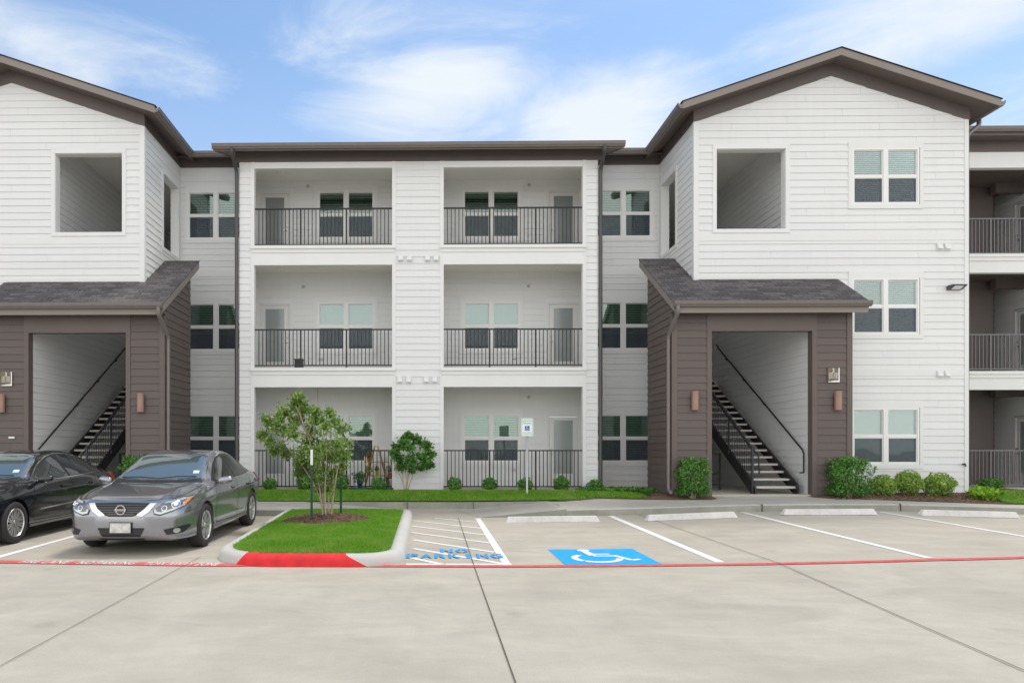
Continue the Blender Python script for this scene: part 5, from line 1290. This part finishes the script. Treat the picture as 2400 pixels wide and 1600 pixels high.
M['redf'] = mat('red petals', (.5, .01, .04), .6); M['pinkf'] = mat('pink petals', (.6, .12, .2), .6); M['yel'] = mat('yellow pot', (.6, .55, .02), .5); M['bluep'] = mat('blue glazed pot', (.01, .03, .3), .2); M['purp'] = mat('purple petals', (.35, .12, .5), .6)
M['card'] = mat('cream tin', (.6, .55, .38), .5, var=.3, vscale=30); M['terra'] = mat('terracotta', (.35, .12, .06), .7)
def pot(x, y, z, r, h, potm, leafm, label, fl=None, n=90, lr=.12, group='potted plants on the left ground patio'):
    t = thing('potted_plant', label, 'plant', (x, y, z), group); OFF[t] = Vector((0, 0, 0))
    a = MB(); a.lathe([(0, 0), (r*.75, 0), (r, h*.9), (r*1.08, h*.9), (r*1.08, h), (r*.85, h), (r*.8, h*.85), (0, h*.85)], (0, 0, 0), 16); a.build('pot', M[potm], t)
    c, o_ = blob_points(n, (0, 0, h+lr*.7), (lr, lr, lr), .2, .2, x*7); leaves('foliage', c, .045, M[leafm], t, o_)
    if fl: c, o_ = blob_points(30, (0, 0, h+lr*.95), (lr, lr*.9, lr*.9), .6, .2, x*3); leaves('flower', c, .04, M[fl], t, o_, 1.1)
pot(-1.62, 19.2, zf+.745, .05, .1, 'terra', 'leafd', 'red flowers in a pot on the upper board of the ladder shelf', 'redf', 70, .1)
pot(-1.84, 18.95, zf, .08, .2, 'bluep', 'leafd', 'leafy plant in a blue glazed pot left of the ladder shelf', None, 220, .19)
pot(-1.0, 19.05, zf+.3, .07, .14, 'terra', 'leafd', 'pink flowers on a stand right of the ladder shelf', 'pinkf', 80, .12)
pot(-2.25, 19.0, zf, .07, .16, 'terra', 'leaf', 'purple flowers in a pot behind the tree stems', 'purp', 80, .14)
pot(-1.38, 19.2, zf+.36, .06, .13, 'yel', 'leafd', 'small plant in a yellow pot on the lower board of the ladder shelf', None, 50, .07)
pot(-1.6, 19.0, zf+.36, .06, .1, 'terra', 'leafg', 'trailing plant with pink buds at the left end of the lower board', 'pinkf', 80, .11)
def boxy(name, label, cat, loc, dims, m_, group=None):
    mb = MB(); mb.box(-dims[0]/2, dims[0]/2, -dims[1]/2, dims[1]/2, 0, dims[2]); o = mb.build(name, M[m_], None, bevel=.006); o.location = loc; return tag(o, label, cat, group)
boxy('tin', 'cream printed tin at the left end of the upper shelf board', 'tin', (-1.70+.0, 19.2, zf+.746), (.09, .06, .14), 'card', 'cream tins on the ladder shelf'); boxy('tin', 'cream printed tin at the right end of the upper shelf board', 'tin', (-1.15, 19.2, zf+.746), (.08, .06, .13), 'card', 'cream tins on the ladder shelf')
boxy('lantern', 'little red and white lantern hanging under the ladder shelf', 'lantern', (-1.36, 19.05, zf+.14), (.07, .05, .12), 'redf')
t = thing('stand', 'small black side stand carrying the pink flowers', 'stand', (-1.0, 19.05, zf)); OFF[t] = Vector((0, 0, 0)); a = MB(); a.box(-.12, .12, -.1, .1, .28, .3); a.build('top', M['black'], t)
for sx_ in (-1, 1):
    for sy_ in (-1, 1): a = MB(); a.box(sx_*.1-.008, sx_*.1+.008, sy_*.08-.008, sy_*.08+.008, 0, .28); a.build('leg', M['black'], t)
t = thing('topiary', 'dark green ball topiary at the right end of the left ground patio', 'plant', (-.83, 18.95, zf)); OFF[t] = Vector((0, 0, 0))
a = MB(); a.lathe([(0, 0), (.08, 0), (.11, .2), (0, .2)], (0, 0, 0), 14); a.tube([(0, 0, .18), (0, 0, .65)], .012, 6); a.build('pot', M['terra'], t); c, o_ = blob_points(900, (0, 0, .75), (.17, .17, .17), .75, .03, 2); leaves('foliage', c, .022, M['leafd'], t, o_)
a = MB(); x0_, _z = at(817, 1145, 18.42); x1_, _z = at(919, 1145, 18.42)
k = 0
while x0_+k*.05 < x1_: a.box(x0_+k*.05, x0_+k*.05+.042, 18.43, 18.445, .48, .62+.01*math.sin(k)); k += 1
a.box(x0_, x1_, 18.446, 18.452, .5, .6); o = a.build('garden_edging', mat('dark green plastic', (.01, .11, .06), .5)); tag(o, 'low dark green edging fence at the foot of the left patio slab', 'edging')
t = place('bird_feeder', 'orange bird feeder hanging behind the tree in the left patio', 'feeder', 745, 1060, 18.75)
a = MB(); a.lathe([(0, -.06), (.035, -.05), (.04, .02), (0, .06)], (0, 0, 0), 12); a.build('body', mat('orange plastic', (.6, .12, .03), .5), t); a = MB(); a.tube([(0, 0, .06), (0, 0, 2.0)], .004, 5); a.build('cord', M['black'], t)
# ------------------------------------------------------------------ cars: local frame x across, y from nose (0) to tail, z up
def herm(tab, x):
    n = len(tab)
    if x <= tab[0][0]: return tab[0][1]
    if x >= tab[-1][0]: return tab[-1][1]
    for i in range(n-1):
        if x <= tab[i+1][0]: break
    (x0, y0), (x1, y1) = tab[i], tab[i+1]; h = x1-x0; s1 = (y1-y0)/h
    sl = lambda a, b: (b[1]-a[1])/(b[0]-a[0])
    def tang(k):
        if k == 0 or k == n-1: return sl(tab[max(0, k-1)], tab[min(n-1, k+1)])
        a, b = sl(tab[k-1], tab[k]), sl(tab[k], tab[k+1])
        return 0 if a*b <= 0 else 2*a*b/(a+b)
    m0, m1 = tang(i), tang(i+1); t = (x-x0)/h
    return y0*(2*t**3-3*t*t+1)+h*m0*(t**3-2*t*t+t)+y1*(-2*t**3+3*t*t)+h*m1*(t**3-t*t)
def car_body(T, L_, wheels, mtl, parent):
    ys = []
    y = 0
    for a, b, st in ((0, .04, .008), (.04, .3, .02), (.3, 1.2, .05), (1.2, 1.4, .025), (1.4, 3.6, .06), (3.6, 4.3, .04), (4.3, L_-.15, .04), (L_-.15, L_, .012)): ys += fr(a, b, st)[:-1]
    ys.append(L_); rings = []
    for y in ys:
        W, zb, zs, Ws, zt, Wt = [herm(T[k], y) for k in ('W', 'zb', 'zs', 'Ws', 'zt', 'Wt')]
        zt = max(zt, zs+.012); dr = min(.055, (zt-zs)*.45); zm = zb+(zs-zb)*.62; H = zs-zb; cr = T['crease'](y)
        half = [(0, zb), (W*.5, zb), (W*.88, zb+.0), (W*.965, zb+H*.05), (W*.985, zb+H*.16), (W*.985-.004, zb+H*.3), (W*.99, zb+H*.45), (W, zb+H*.6), (W*.998, zb+H*.7), (W*.99+cr, zb+H*.78), (W*.985+cr*.6, zb+H*.8), ((W+Ws)/2*.995, zb+H*.93), (Ws, zs)]
        g = zt-dr-zs; bul = .018 if zt-zs > .2 else 0
        for t in (.12, .3, .5, .7, .88): half.append((Ws+(Wt-Ws)*t+bul*4*t*(1-t)*.6, zs+g*t))
        hr = .018*max(0, 1-abs(y-.75)/.6); half += [(Wt, zt-dr), (Wt*.93, zt-dr*.45+hr*.6), (Wt*.8, zt-dr*.22+hr), (Wt*.55, zt-dr*.09), (Wt*.28, zt-dr*.02), (0, zt)]
        full = half+[(-x, z) for x, z in half[-2:0:-1]]; rings.append([(x, y, z) for x, z in full])
    n = len(rings[0]); bm = bmesh.new(); V = [[bm.verts.new(p) for p in r] for r in rings]
    for a, b in zip(V, V[1:]):
        for i in range(n): bm.faces.new((a[i], a[(i+1) % n], b[(i+1) % n], b[i]))
    bm.faces.new(V[0][::-1]); bm.faces.new(V[-1]); bmesh.ops.recalc_face_normals(bm, faces=bm.faces)
    bvh = BVHTree.FromBMesh(bm)
    me = bpy.data.meshes.new('body'); bm.to_mesh(me); bm.free()
    o = bpy.data.objects.new('body', me); COL.objects.link(o)
    cut = MB()
    for wy in wheels:
        for s in (-1, 1):
            a, b = srt(s*.62, s*1.2); cut.lathe([(0, a), (.375, a), (.375, b), (0, b)], (0, wy, .335), 40, 'x')
    c = cut.build('cutter', mtl, None); bm = bmesh.new(); bm.from_mesh(c.data); bmesh.ops.remove_doubles(bm, verts=bm.verts, dist=1e-4); bmesh.ops.recalc_face_normals(bm, faces=bm.faces); bm.to_mesh(c.data); bm.free()
    md = o.modifiers.new('b', 'BOOLEAN'); md.operation = 'DIFFERENCE'; md.object = c; md.solver = 'EXACT'
    bpy.context.view_layer.update(); dg = bpy.context.evaluated_depsgraph_get(); me2 = bpy.data.meshes.new_from_object(o.evaluated_get(dg))
    bpy.data.objects.remove(o); bpy.data.objects.remove(c)
    me2.materials.clear(); me2.materials.append(mtl); me2.name = 'body'
    bm = bmesh.new(); bm.from_mesh(me2)
    for f in bm.faces: f.smooth = True; f.material_index = 0
    for e in bm.edges:
        if len(e.link_faces) == 2 and e.calc_face_angle(0) > R(42): e.smooth = False
    bm.to_mesh(me2); bm.free()
    o = bpy.data.objects.new('body', me2); link(o, parent); return o, bvh
def patch(name, poly, bvh, axis, mtl, parent, d=.004, sgn=1, st=.03, rnd=0, skirt=.006, closed=True):
    """poly in 2D: axis 'y' -> (x,z) seen from the nose; 'x' -> (y,z) seen from the side sgn; 'z' -> (x,y) from above; 'r' from the tail"""
    if rnd:
        P = poly; out = []
        for i in range(len(P)):
            a, b, c = Vector(P[i-1]), Vector(P[i]), Vector(P[(i+1) % len(P)]); r = min(rnd, (a-b).length*.45, (c-b).length*.45)
            p0 = b+(a-b).normalized()*r; p1 = b+(c-b).normalized()*r
            for t in (0, .25, .5, .75, 1): q = p0*(1-t)**2+b*2*t*(1-t)+p1*t*t; out.append((q.x, q.y))
        poly = out
    bm = bmesh.new(); f = bm.faces.new([bm.verts.new((a, b, 0)) for a, b in poly])
    xs_ = [p[0] for p in poly]; ys_ = [p[1] for p in poly]
    for ax, lo, hi in ((0, min(xs_), max(xs_)), (1, min(ys_), max(ys_))):
        k = math.ceil(lo/st)
        while k*st < hi:
            co = [0, 0, 0]; no = [0, 0, 0]; co[ax] = k*st; no[ax] = 1
            bmesh.ops.bisect_plane(bm, geom=bm.verts[:]+bm.edges[:]+bm.faces[:], plane_co=co, plane_no=no); k += 1
    bmesh.ops.triangulate(bm, faces=[f for f in bm.faces if len(f.verts) > 4])
    dirs = {'y': Vector((0, 1, 0)), 'x': Vector((-sgn, 0, 0)), 'z': Vector((0, 0, -1)), 'r': Vector((0, -1, 0))}; D = dirs[axis]
    bd = {v for e in bm.edges if e.is_boundary for v in e.verts}; nor = {}
    for v in bm.verts:
        a, b = v.co.x, v.co.y
        o_ = {'y': Vector((a, -2, b)), 'x': Vector((sgn*3, a, b)), 'z': Vector((a, b, 4)), 'r': Vector((a, 8, b))}[axis]
        hit = bvh.ray_cast(o_, D)
        if hit[0] is None:
            q = bvh.find_nearest(o_+D*{'y': 2.3, 'x': 2.1, 'z': 3, 'r': 3.2}[axis]); hit = q
        nn = hit[1]
        if nn.dot(D) > 0: nn = -nn
        v.co = hit[0]+nn*d; nor[v] = nn
    if skirt:
        ee = [e for e in bm.edges if e.is_boundary]; r = bmesh.ops.extrude_edge_only(bm, edges=ee); nv = [g for g in r['geom'] if isinstance(g, bmesh.types.BMVert)]
        for v in nv:
            src = min(v.link_edges, key=lambda e: e.calc_length()).other_vert(v); src = src if src in nor else None
            v.co = v.co-(nor[src] if src else Vector((0, 0, 0)))*(d+skirt)
    bmesh.ops.recalc_face_normals(bm, faces=bm.faces)
    c = sum((f.normal*f.calc_area() for f in bm.faces), Vector((0, 0, 0)))
    if c.dot(D) > 0: bmesh.ops.reverse_faces(bm, faces=bm.faces)
    for f in bm.faces: f.smooth = True
    for e in bm.edges:
        if len(e.link_faces) == 2 and e.calc_face_angle(0) > R(50): e.smooth = False
    me = bpy.data.meshes.new(name); bm.to_mesh(me); bm.free(); me.materials.append(mtl)
    o = bpy.data.objects.new(name, me); link(o, parent); return o
def car_paint(name, col, metal=.6, rough=.17):
    m, nt, b = newmat(name); N = nt.nodes; L = nt.links
    b.inputs['Base Color'].default_value = (*col, 1); b.inputs['Metallic'].default_value = metal; b.inputs['Roughness'].default_value = rough
    b.inputs['Coat Weight'].default_value = 1; b.inputs['Coat Roughness'].default_value = .03
    tc = N.new('ShaderNodeTexCoord'); n = N.new('ShaderNodeTexNoise'); n.inputs['Scale'].default_value = 900; L.new(tc.outputs['Object'], n.inputs['Vector'])
    r = N.new('ShaderNodeMapRange'); L.new(n.outputs['Fac'], r.inputs[0]); r.inputs[3].default_value = rough-.06; r.inputs[4].default_value = rough+.1; L.new(r.outputs[0], b.inputs['Roughness'])
    return m
M['cglass'] = mat('car window glass', (.02, .026, .028), .03, spec=.9, ior=1.75)
M['wglass'] = mat('windscreen glass', (.07, .10, .105), .03, spec=1, ior=2.1)
M['bars'] = mat('dark chrome bars', (.12, .12, .125), .2, metal=.9)
M['housing'] = mat('lamp housing', (.16, .17, .175), .12, metal=.6, coat=1)
M['lens'] = mat('headlight lens', (.55, .57, .55), .12, metal=.5, coat=1); M['lens2'] = mat('lamp bowl', (.22, .23, .24), .1, metal=.9)
M['amber'] = mat('amber lens', (.75, .25, .03), .2, coat=1); M['redl'] = mat('red tail lens', (.35, .01, .012), .15, coat=1)
M['seam'] = mat('panel gap', (.006, .006, .007), .6); M['plate'] = mat('number plate', (.52, .52, .5), .5, var=.35, vscale=14); M['sticker'] = mat('windscreen sticker', (.6, .75, .85), .5)
def wheel(parent, x, y, s, style, r=.335):
    t = MB(); w = .215; c = (x, y, r)
    prof = [(.225, -w/2+.012), (.25, -w/2), (r-.03, -w/2+.0), (r-.008, -w/2+.022), (r, -w/2+.05), (r, w/2-.05), (r-.008, w/2-.022), (r-.03, w/2), (.25, w/2), (.225, w/2-.012)]
    b = MB(); b.lathe([(0, -.03), (.226, -.03), (.226, .05)], c, 40, 'x') if False else b.lathe([(0, s*.01), (.16, s*.01), (.16, s*-.03), (0, s*-.03)], c, 30, 'x')
    wh = b.build('wheel', M['black'], parent)
    q = t.lathe(prof, c, 48, 'x').build('tyre', M['rubber'], wh, smooth=True)
    rm = MB(); f = w/2-.018
    rm.lathe([(.232, s*f), (.222, s*(f+.012)), (.212, s*(f-.002)), (.205, s*(f-.05)), (.205, s*-.09)], c, 48, 'x')
    rm.lathe([(0, s*(f-.005)), (.03, s*(f-.007)), (.034, s*(f-.02)), (.055, s*(f-.022)), (.06, s*(f-.05))], c, 20, 'x')
    n = 5 if style == 'double' else 10
    for k in range(n):
        a0 = 2*math.pi*k/n+.3
        for off, wd in (((-.13, .026), (.13, .026)) if style == 'double' else ((-.09, .015), (.09, .015))):
            ai, ao = a0+off*.75, a0+off*(1.9 if style == 'double' else 1.5)
            p0 = Vector((x+s*(f-.024), y+.035*math.cos(ai), r+.035*math.sin(ai))); p1 = Vector((x+s*(f-.012), y+.214*math.cos(ao), r+.214*math.sin(ao)))
            rm.beam(p0, p1, wd*2, .022, up=(1, 0, 0)) if False else rm.beam(p0, p1, .022, wd*2, up=(0, -math.sin(a0), math.cos(a0)))
    rm.build('rim', M['alloy'], wh)
    bk = MB(); bk.lathe([(0, s*.03), (.206, s*.03)], c, 30, 'x'); bk.build('brake_disc', M['black'], wh)
    return wh
def mirror_y(P): return [(-x, z) for x, z in P][::-1]
SED = dict(
    W=[(0, .40), (.012, .52), (.03, .62), (.07, .70), (.14, .765), (.26, .825), (.45, .875), (.7, .905), (.95, .915), (2, .915), (3.7, .915), (4.2, .895), (4.5, .85), (4.7, .78), (4.82, .68), (4.87, .5)],
    zb=[(0, .30), (.03, .25), (.12, .21), (.4, .195), (1, .20), (4.0, .21), (4.6, .25), (4.87, .36)],
    zs=[(0, .56), (.02, .63), (.06, .685), (.12, .72), (.25, .765), (.6, .835), (1.2, .915), (1.6, .935), (2.5, .955), (3.5, .985), (4.2, 1.0), (4.6, .985), (4.8, .93), (4.87, .82)],
    Ws=[(0, .36), (.012, .47), (.03, .56), (.07, .63), (.14, .69), (.26, .745), (.45, .79), (.7, .825), (1.2, .85), (2.5, .858), (3.5, .845), (4.2, .79), (4.6, .72), (4.8, .62), (4.87, .42)],
    zt=[(0, .59), (.02, .675), (.06, .735), (.12, .775), (.25, .82), (.6, .89), (1.0, .945), (1.25, .975), (1.34, .995), (1.6, 1.145), (1.9, 1.305), (2.1, 1.395), (2.3, 1.445), (2.6, 1.47), (3.0, 1.462), (3.4, 1.405), (3.7, 1.32), (4.0, 1.205), (4.2, 1.125), (4.32, 1.085), (4.5, 1.065), (4.74, 1.045), (4.83, .98), (4.87, .88)],
    Wt=[(0, .28), (.03, .45), (.14, .56), (.6, .64), (1.2, .72), (1.35, .735), (1.6, .69), (1.9, .625), (2.3, .585), (3.0, .575), (3.7, .585), (4.1, .64), (4.4, .64), (4.75, .55), (4.87, .36)],
    crease=lambda y: .013*max(0, 1-abs(y-2.8)/1.9))
def sedan(name, label, loc, col, kind_, metal=.6):
    T = SED; t = thing(name, label, 'car', loc, 'parked sedans'); OFF[t] = Vector((0, 0, 0)); t.rotation_euler = (math.atan(SLOPE), 0, 0)
    pm = car_paint(name+' paint', col, metal); wy = (.95, 3.725)
    body, B = car_body(T, 4.87, wy, pm, t)
    for s in (-1, 1):
        for k, y in enumerate(wy): wheel(t, s*.805, y, s, 'double' if kind_ == 'grey' else 'multi')
    # windscreen, roof edge, rear window
    ws = [(-.70, 1.46), (-.45, 1.36), (0, 1.325), (.45, 1.36), (.70, 1.46), (.655, 1.72), (.60, 1.95), (.545, 2.09), (.3, 2.13), (0, 2.14), (-.3, 2.13), (-.545, 2.09), (-.60, 1.95), (-.655, 1.72)]
    k = [(x*1.035, (y-1.74)*1.06+1.74) for x, y in ws]; patch('window_seal', k, B, 'z', M['black'], t, .002, st=.05)
    w = patch('windscreen', ws, B, 'z', M['wglass'], t, .006, st=.05)
    patch('rear_window', [(-.55, 3.5), (.55, 3.5), (.6, 4.08), (0, 4.15), (-.6, 4.08)], B, 'z', M['cglass'], t, .005, st=.05)
    st_ = patch('sticker', [(.50, 1.53), (.59, 1.545), (.58, 1.61), (.49, 1.60)], B, 'z', M['sticker'], t, .011)
    cowl = patch('cowl', [(-.72, 1.31), (-.4, 1.22), (0, 1.19), (.4, 1.22), (.72, 1.31), (.70, 1.44), (.45, 1.35), (0, 1.315), (-.45, 1.35), (-.70, 1.44)], B, 'z', M['black'], t, .003)
    wp = MB()
    for x0, x1 in ((-.6, 0), (.0, .58)):
        a_ = B.ray_cast(Vector((x0, 1.43 if x0 else 1.37, 3)), Vector((0, 0, -1)))[0]; b_ = B.ray_cast(Vector((x1, 1.45 if x1 else 1.37, 3)), Vector((0, 0, -1)))[0]; wp.tube([a_+Vector((0, 0, .02)), (a_+b_)/2+Vector((0, -.015, .035)), b_+Vector((0, 0, .02))], .008, 6)
    wp.build('wiper', M['black'], t)
    # bonnet shut lines and creases
    for s in (-1, 1):
        ln = [(.30, .12), (.50, .16), (.66, .3), (.745, .6), (.77, 1.0), (.76, 1.22)]; q = [(s*x, y) for x, y in ln]; q2 = [(s*(x-.012), y+.004) for x, y in ln][::-1]
        patch('bonnet_gap', q+q2, B, 'z', M['seam'], t, .0015, skirt=0)
    for s in (-1, 1):
        # side glass outline with bright surround
        og = [(1.52, .975), (1.72, 1.085), (2.0, 1.235), (2.3, 1.345), (2.6, 1.392), (3.0, 1.39), (3.35, 1.335), (3.62, 1.245), (3.86, 1.13), (3.93, 1.075), (3.84, 1.04), (3.3, 1.008), (2.5, .98), (1.9, .965)]
        patch('window_trim', [(2.72+(y-2.72)*1.02, 1.17+(z-1.17)*1.075) for y, z in og], B, 'x', M['chrome'], t, .003, s, st=.05)
        patch('window_seal', [(2.72+(y-2.72)*1.004, 1.17+(z-1.17)*1.02) for y, z in og], B, 'x', M['black'], t, .0045, s, st=.05)
        front = [(1.62, .985), (1.78, 1.075), (2.05, 1.215), (2.3, 1.315), (2.52, 1.355), (2.66, .985), (2.0, .978)]
        rear = [(2.74, .99), (2.62, 1.368), (2.95, 1.37), (3.25, 1.33), (3.46, 1.27), (3.52, 1.03), (3.2, 1.01)]
        quart = [(3.57, 1.035), (3.51, 1.25), (3.66, 1.19), (3.86, 1.085), (3.78, 1.05)]
        for p in (front, rear, quart): patch('side_window', p, B, 'x', M['cglass'], t, .0075, s, st=.05)
        # doors
        for ln in ([(1.50, .93), (1.47, .75), (1.42, .5), (1.45, .33)], [(2.70, .97), (2.72, .75), (2.70, .5), (2.66, .30)], [(3.60, 1.0), (3.62, .85), (3.50, .70), (3.38, .58), (3.28, .42), (3.22, .30)]):
            patch('door_gap', ln+[(y+.011, z) for y, z in ln[::-1]], B, 'x', M['seam'], t, .0015, s, skirt=0)
        patch('door_gap', [(1.45, .315), (2.4, .30), (3.24, .31), (3.24, .32), (2.4, .31), (1.45, .326)], B, 'x', M['seam'], t, .0015, s, skirt=0)
        patch('sill', [(1.34, .235), (3.32, .235), (3.34, .27), (1.32, .27)], B, 'x', pm, t, .018, s, skirt=.012)
        for y in (2.42, 3.40):
            patch('handle_recess', [(y-.09, .80), (y+.08, .81), (y+.08, .86), (y-.09, .85)], B, 'x', M['seam'], t, .002, s, rnd=.02); patch('door_handle', [(y-.10, .822), (y+.10, .832), (y+.10, .857), (y-.10, .847)], B, 'x', M['chrome'] if kind_ == 'grey' else pm, t, .032, s, rnd=.01, skirt=-.018)
        if kind_ == 'dark': patch('side_moulding', [(1.62, .475), (3.12, .515), (3.14, .535), (1.65, .50)], B, 'x', M['chrome'], t, .01, s); 
        # mirror
        mr = MB(); c = Vector((s*.99, 1.66, .985)); n1, n2 = 8, 14; i0 = 0
        for a in range(n1+1):
            ph = math.pi*a/n1
            for b_ in range(n2):
                th = 2*math.pi*b_/n2; sx_, sy_, sz_ = math.cos(ph), math.sin(ph)*math.cos(th), math.sin(ph)*math.sin(th)
                se = lambda v, e=.75: math.copysign(abs(v)**e, v)
                mr.v.append((c.x+se(sx_)*.115, c.y+se(sy_)*.055*(1 if sy_ < 0 else .7)+.03*s*sx_, c.z+se(sz_)*.062+.012*s*sx_))
        for a in range(n1):
            for b_ in range(n2): mr.f.append((a*n2+b_, a*n2+(b_+1) % n2, (a+1)*n2+(b_+1) % n2, (a+1)*n2+b_))
        mo = mr.build('wing_mirror', pm, t, smooth=True); sk = MB(); sk.beam((s*.85, 1.66, .95), (s*.93, 1.655, .965), .07, .03); sk.build('mirror_arm', M['black'], t)
        # head and tail lamps
        hl = [(.455, .655), (.47, .60), (.55, .585), (.70, .635), (.80, .69), (.83, .745), (.845, .815), (.76, .80), (.66, .765), (.60, .76), (.57, .735)]
        P = hl if s > 0 else mirror_y(hl); cx, cz = .66*s, .69
        patch('headlight_rim', [(cx+(x-cx)*1.035, cz+(z-cz)*1.1-.004) for x, z in P], B, 'y', M['black'], t, .009, st=.02); h = patch('headlight', P, B, 'y', M['housing'], t, .013, st=.02); dr = [(.462, .652), (.475, .607), (.55, .592), (.70, .642), (.795, .693), (.81, .72), (.70, .668), (.56, .618), (.50, .625), (.485, .66)]; patch('running_light', dr if s > 0 else mirror_y(dr), B, 'y', M['lens'], h, .017, st=.02); dr = [(.575, .728), (.60, .752), (.66, .757), (.76, .792), (.835, .806), (.83, .785), (.75, .765), (.66, .737)]; patch('running_light', dr if s > 0 else mirror_y(dr), B, 'y', M['lens'], h, .017, st=.02)
        def disc(cx_, cz_, r_, mm, dd, nm, par=t): return patch(nm, [(cx_+r_*math.cos(R(a)), cz_+r_*math.sin(R(a))) for a in range(0, 360, 24)], B, 'y', mm, par, dd, st=.02, skirt=.002)
        for o_ in (disc(s*.715, .715, .046, M['chrome'], .0145, 'lamp_ring', h), disc(s*.595, .668, .036, M['chrome'], .0145, 'lamp_ring', h), disc(s*.715, .715, .036, M['lens2'], .016, 'lamp_bowl', h), disc(s*.715, .715, .024, M['vinyl'], .019, 'lamp_bulb', h), disc(s*.595, .668, .028, M['lens2'], .016, 'lamp_bowl', h)): pass
        am = [(.775, .70), (.815, .735), (.832, .80), (.80, .795), (.785, .74)]; patch('turn_signal', am if s > 0 else mirror_y(am), B, 'y', M['amber'], h, .017, st=.02)
        tl = [(4.45, .80), (4.52, .78), (4.70, .84), (4.74, .93), (4.62, .99), (4.35, .985), (4.30, .96)]; patch('tail_light', tl, B, 'x', M['redl'], t, .012, s, st=.03)
        fgl = [(.585, .375), (.84, .425), (.85, .40), (.80, .315), (.63, .30)]; P = fgl if s > 0 else mirror_y(fgl)
        f_ = patch('fog_recess', P, B, 'y', M['black'], t, .011, st=.02, rnd=.02); disc(s*.735, .355, .034, M['lens'], .018, 'fog_lamp', f_)
    # grille, intakes, emblem, plate
    gr = [(-.45, .725), (-.43, .66), (-.28, .555), (-.2, .535), (.2, .535), (.28, .555), (.43, .66), (.45, .725), (.40, .742), (0, .752), (-.40, .742)]
    g_ = patch('grille', gr, B, 'y', M['black'], t, .004, st=.02)
    for i, z in enumerate((.715, .685, .655, .625, .595, .568)):
        w_ = .40-.028*i-.012*i*i*.5; patch('grille_bar', [(-w_, z), (-w_, z-.009), (w_, z-.009), (w_, z)], B, 'y', M['bars'], g_, .013, st=.03)
    if kind_ == 'grey':
        for s in (-1, 1):
            v = [(.475, .735), (.395, .735), (.335, .665), (.215, .575), (.16, .56), (0, .557), (0, .537), (.19, .535), (.28, .55), (.40, .63)]
            patch('grille_chrome', [(s*x, z) for x, z in v], B, 'y', M['chrome'], g_, .018, st=.02)
        c = B.ray_cast(Vector((0, -2, .655)), Vector((0, 1, 0)))[0]
        em = MB(); n = 32; 
        for i in range(n):
            a, b_ = 2*math.pi*i/n, 2*math.pi*(i+1)/n; em.beam((.064*math.cos(a), c.y-.03, .655+.064*math.sin(a)), (.064*math.cos(b_), c.y-.03, .655+.064*math.sin(b_)), .012, .014, up=(0, 1, 0))
        em.box(-.078, .078, c.y-.042, c.y-.026, .641, .669); e_ = em.build('emblem', M['chrome'], t)
        x_ = text_mesh('lettering', 'NISSAN', .026, M['black'], e_, .0005, sx=1.25); x_.rotation_euler = (R(90), 0, 0); x_.location = (0, c.y-.0428, .655)
    it = [(-.335, .40), (-.27, .275), (.27, .275), (.335, .40)]; i_ = patch('lower_intake', it, B, 'y', M['black'], t, .004, st=.02, rnd=.02)
    for z in (.365, .325): patch('intake_bar', [(-.31, z), (-.30, z-.008), (.30, z-.008), (.31, z)], B, 'y', M['bars'], i_, .011, st=.03)
    patch('lower_lip', [(-.34, .252), (-.28, .225), (.28, .225), (.34, .252)], B, 'y', M['black'], t, .005, st=.02)
    cp = B.ray_cast(Vector((0, -2, .41)), Vector((0, 1, 0)))[0]; pl = MB(); pl.box(-.158, .158, cp.y-.03, cp.y+.02, .325, .482); pf = pl.build('plate_frame', M['black'], t, bevel=.004); pl = MB(); pl.box(-.146, .146, cp.y-.034, cp.y-.0305, .335, .472); pl.build('number_plate', M['plate'], t)
    # dark underside so no light leaks through the arches
    u = MB(); u.box(-.6, .6, .5, 4.4, .2, .5); u.build('underbody', M['black'], t)
    return t
def put(x, y): return (x, y, lot(x, y))
sedan('sedan', 'dark grey sedan with chrome V grille parked beside the grass island', put(-4.30, 9.66), (.31, .32, .35), 'grey', .75)
sedan('sedan', 'black sedan with many-spoked alloy wheels, cut off by the left edge of the photo', put(-7.42, 9.92), (.008, .010, .015), 'dark', .3)
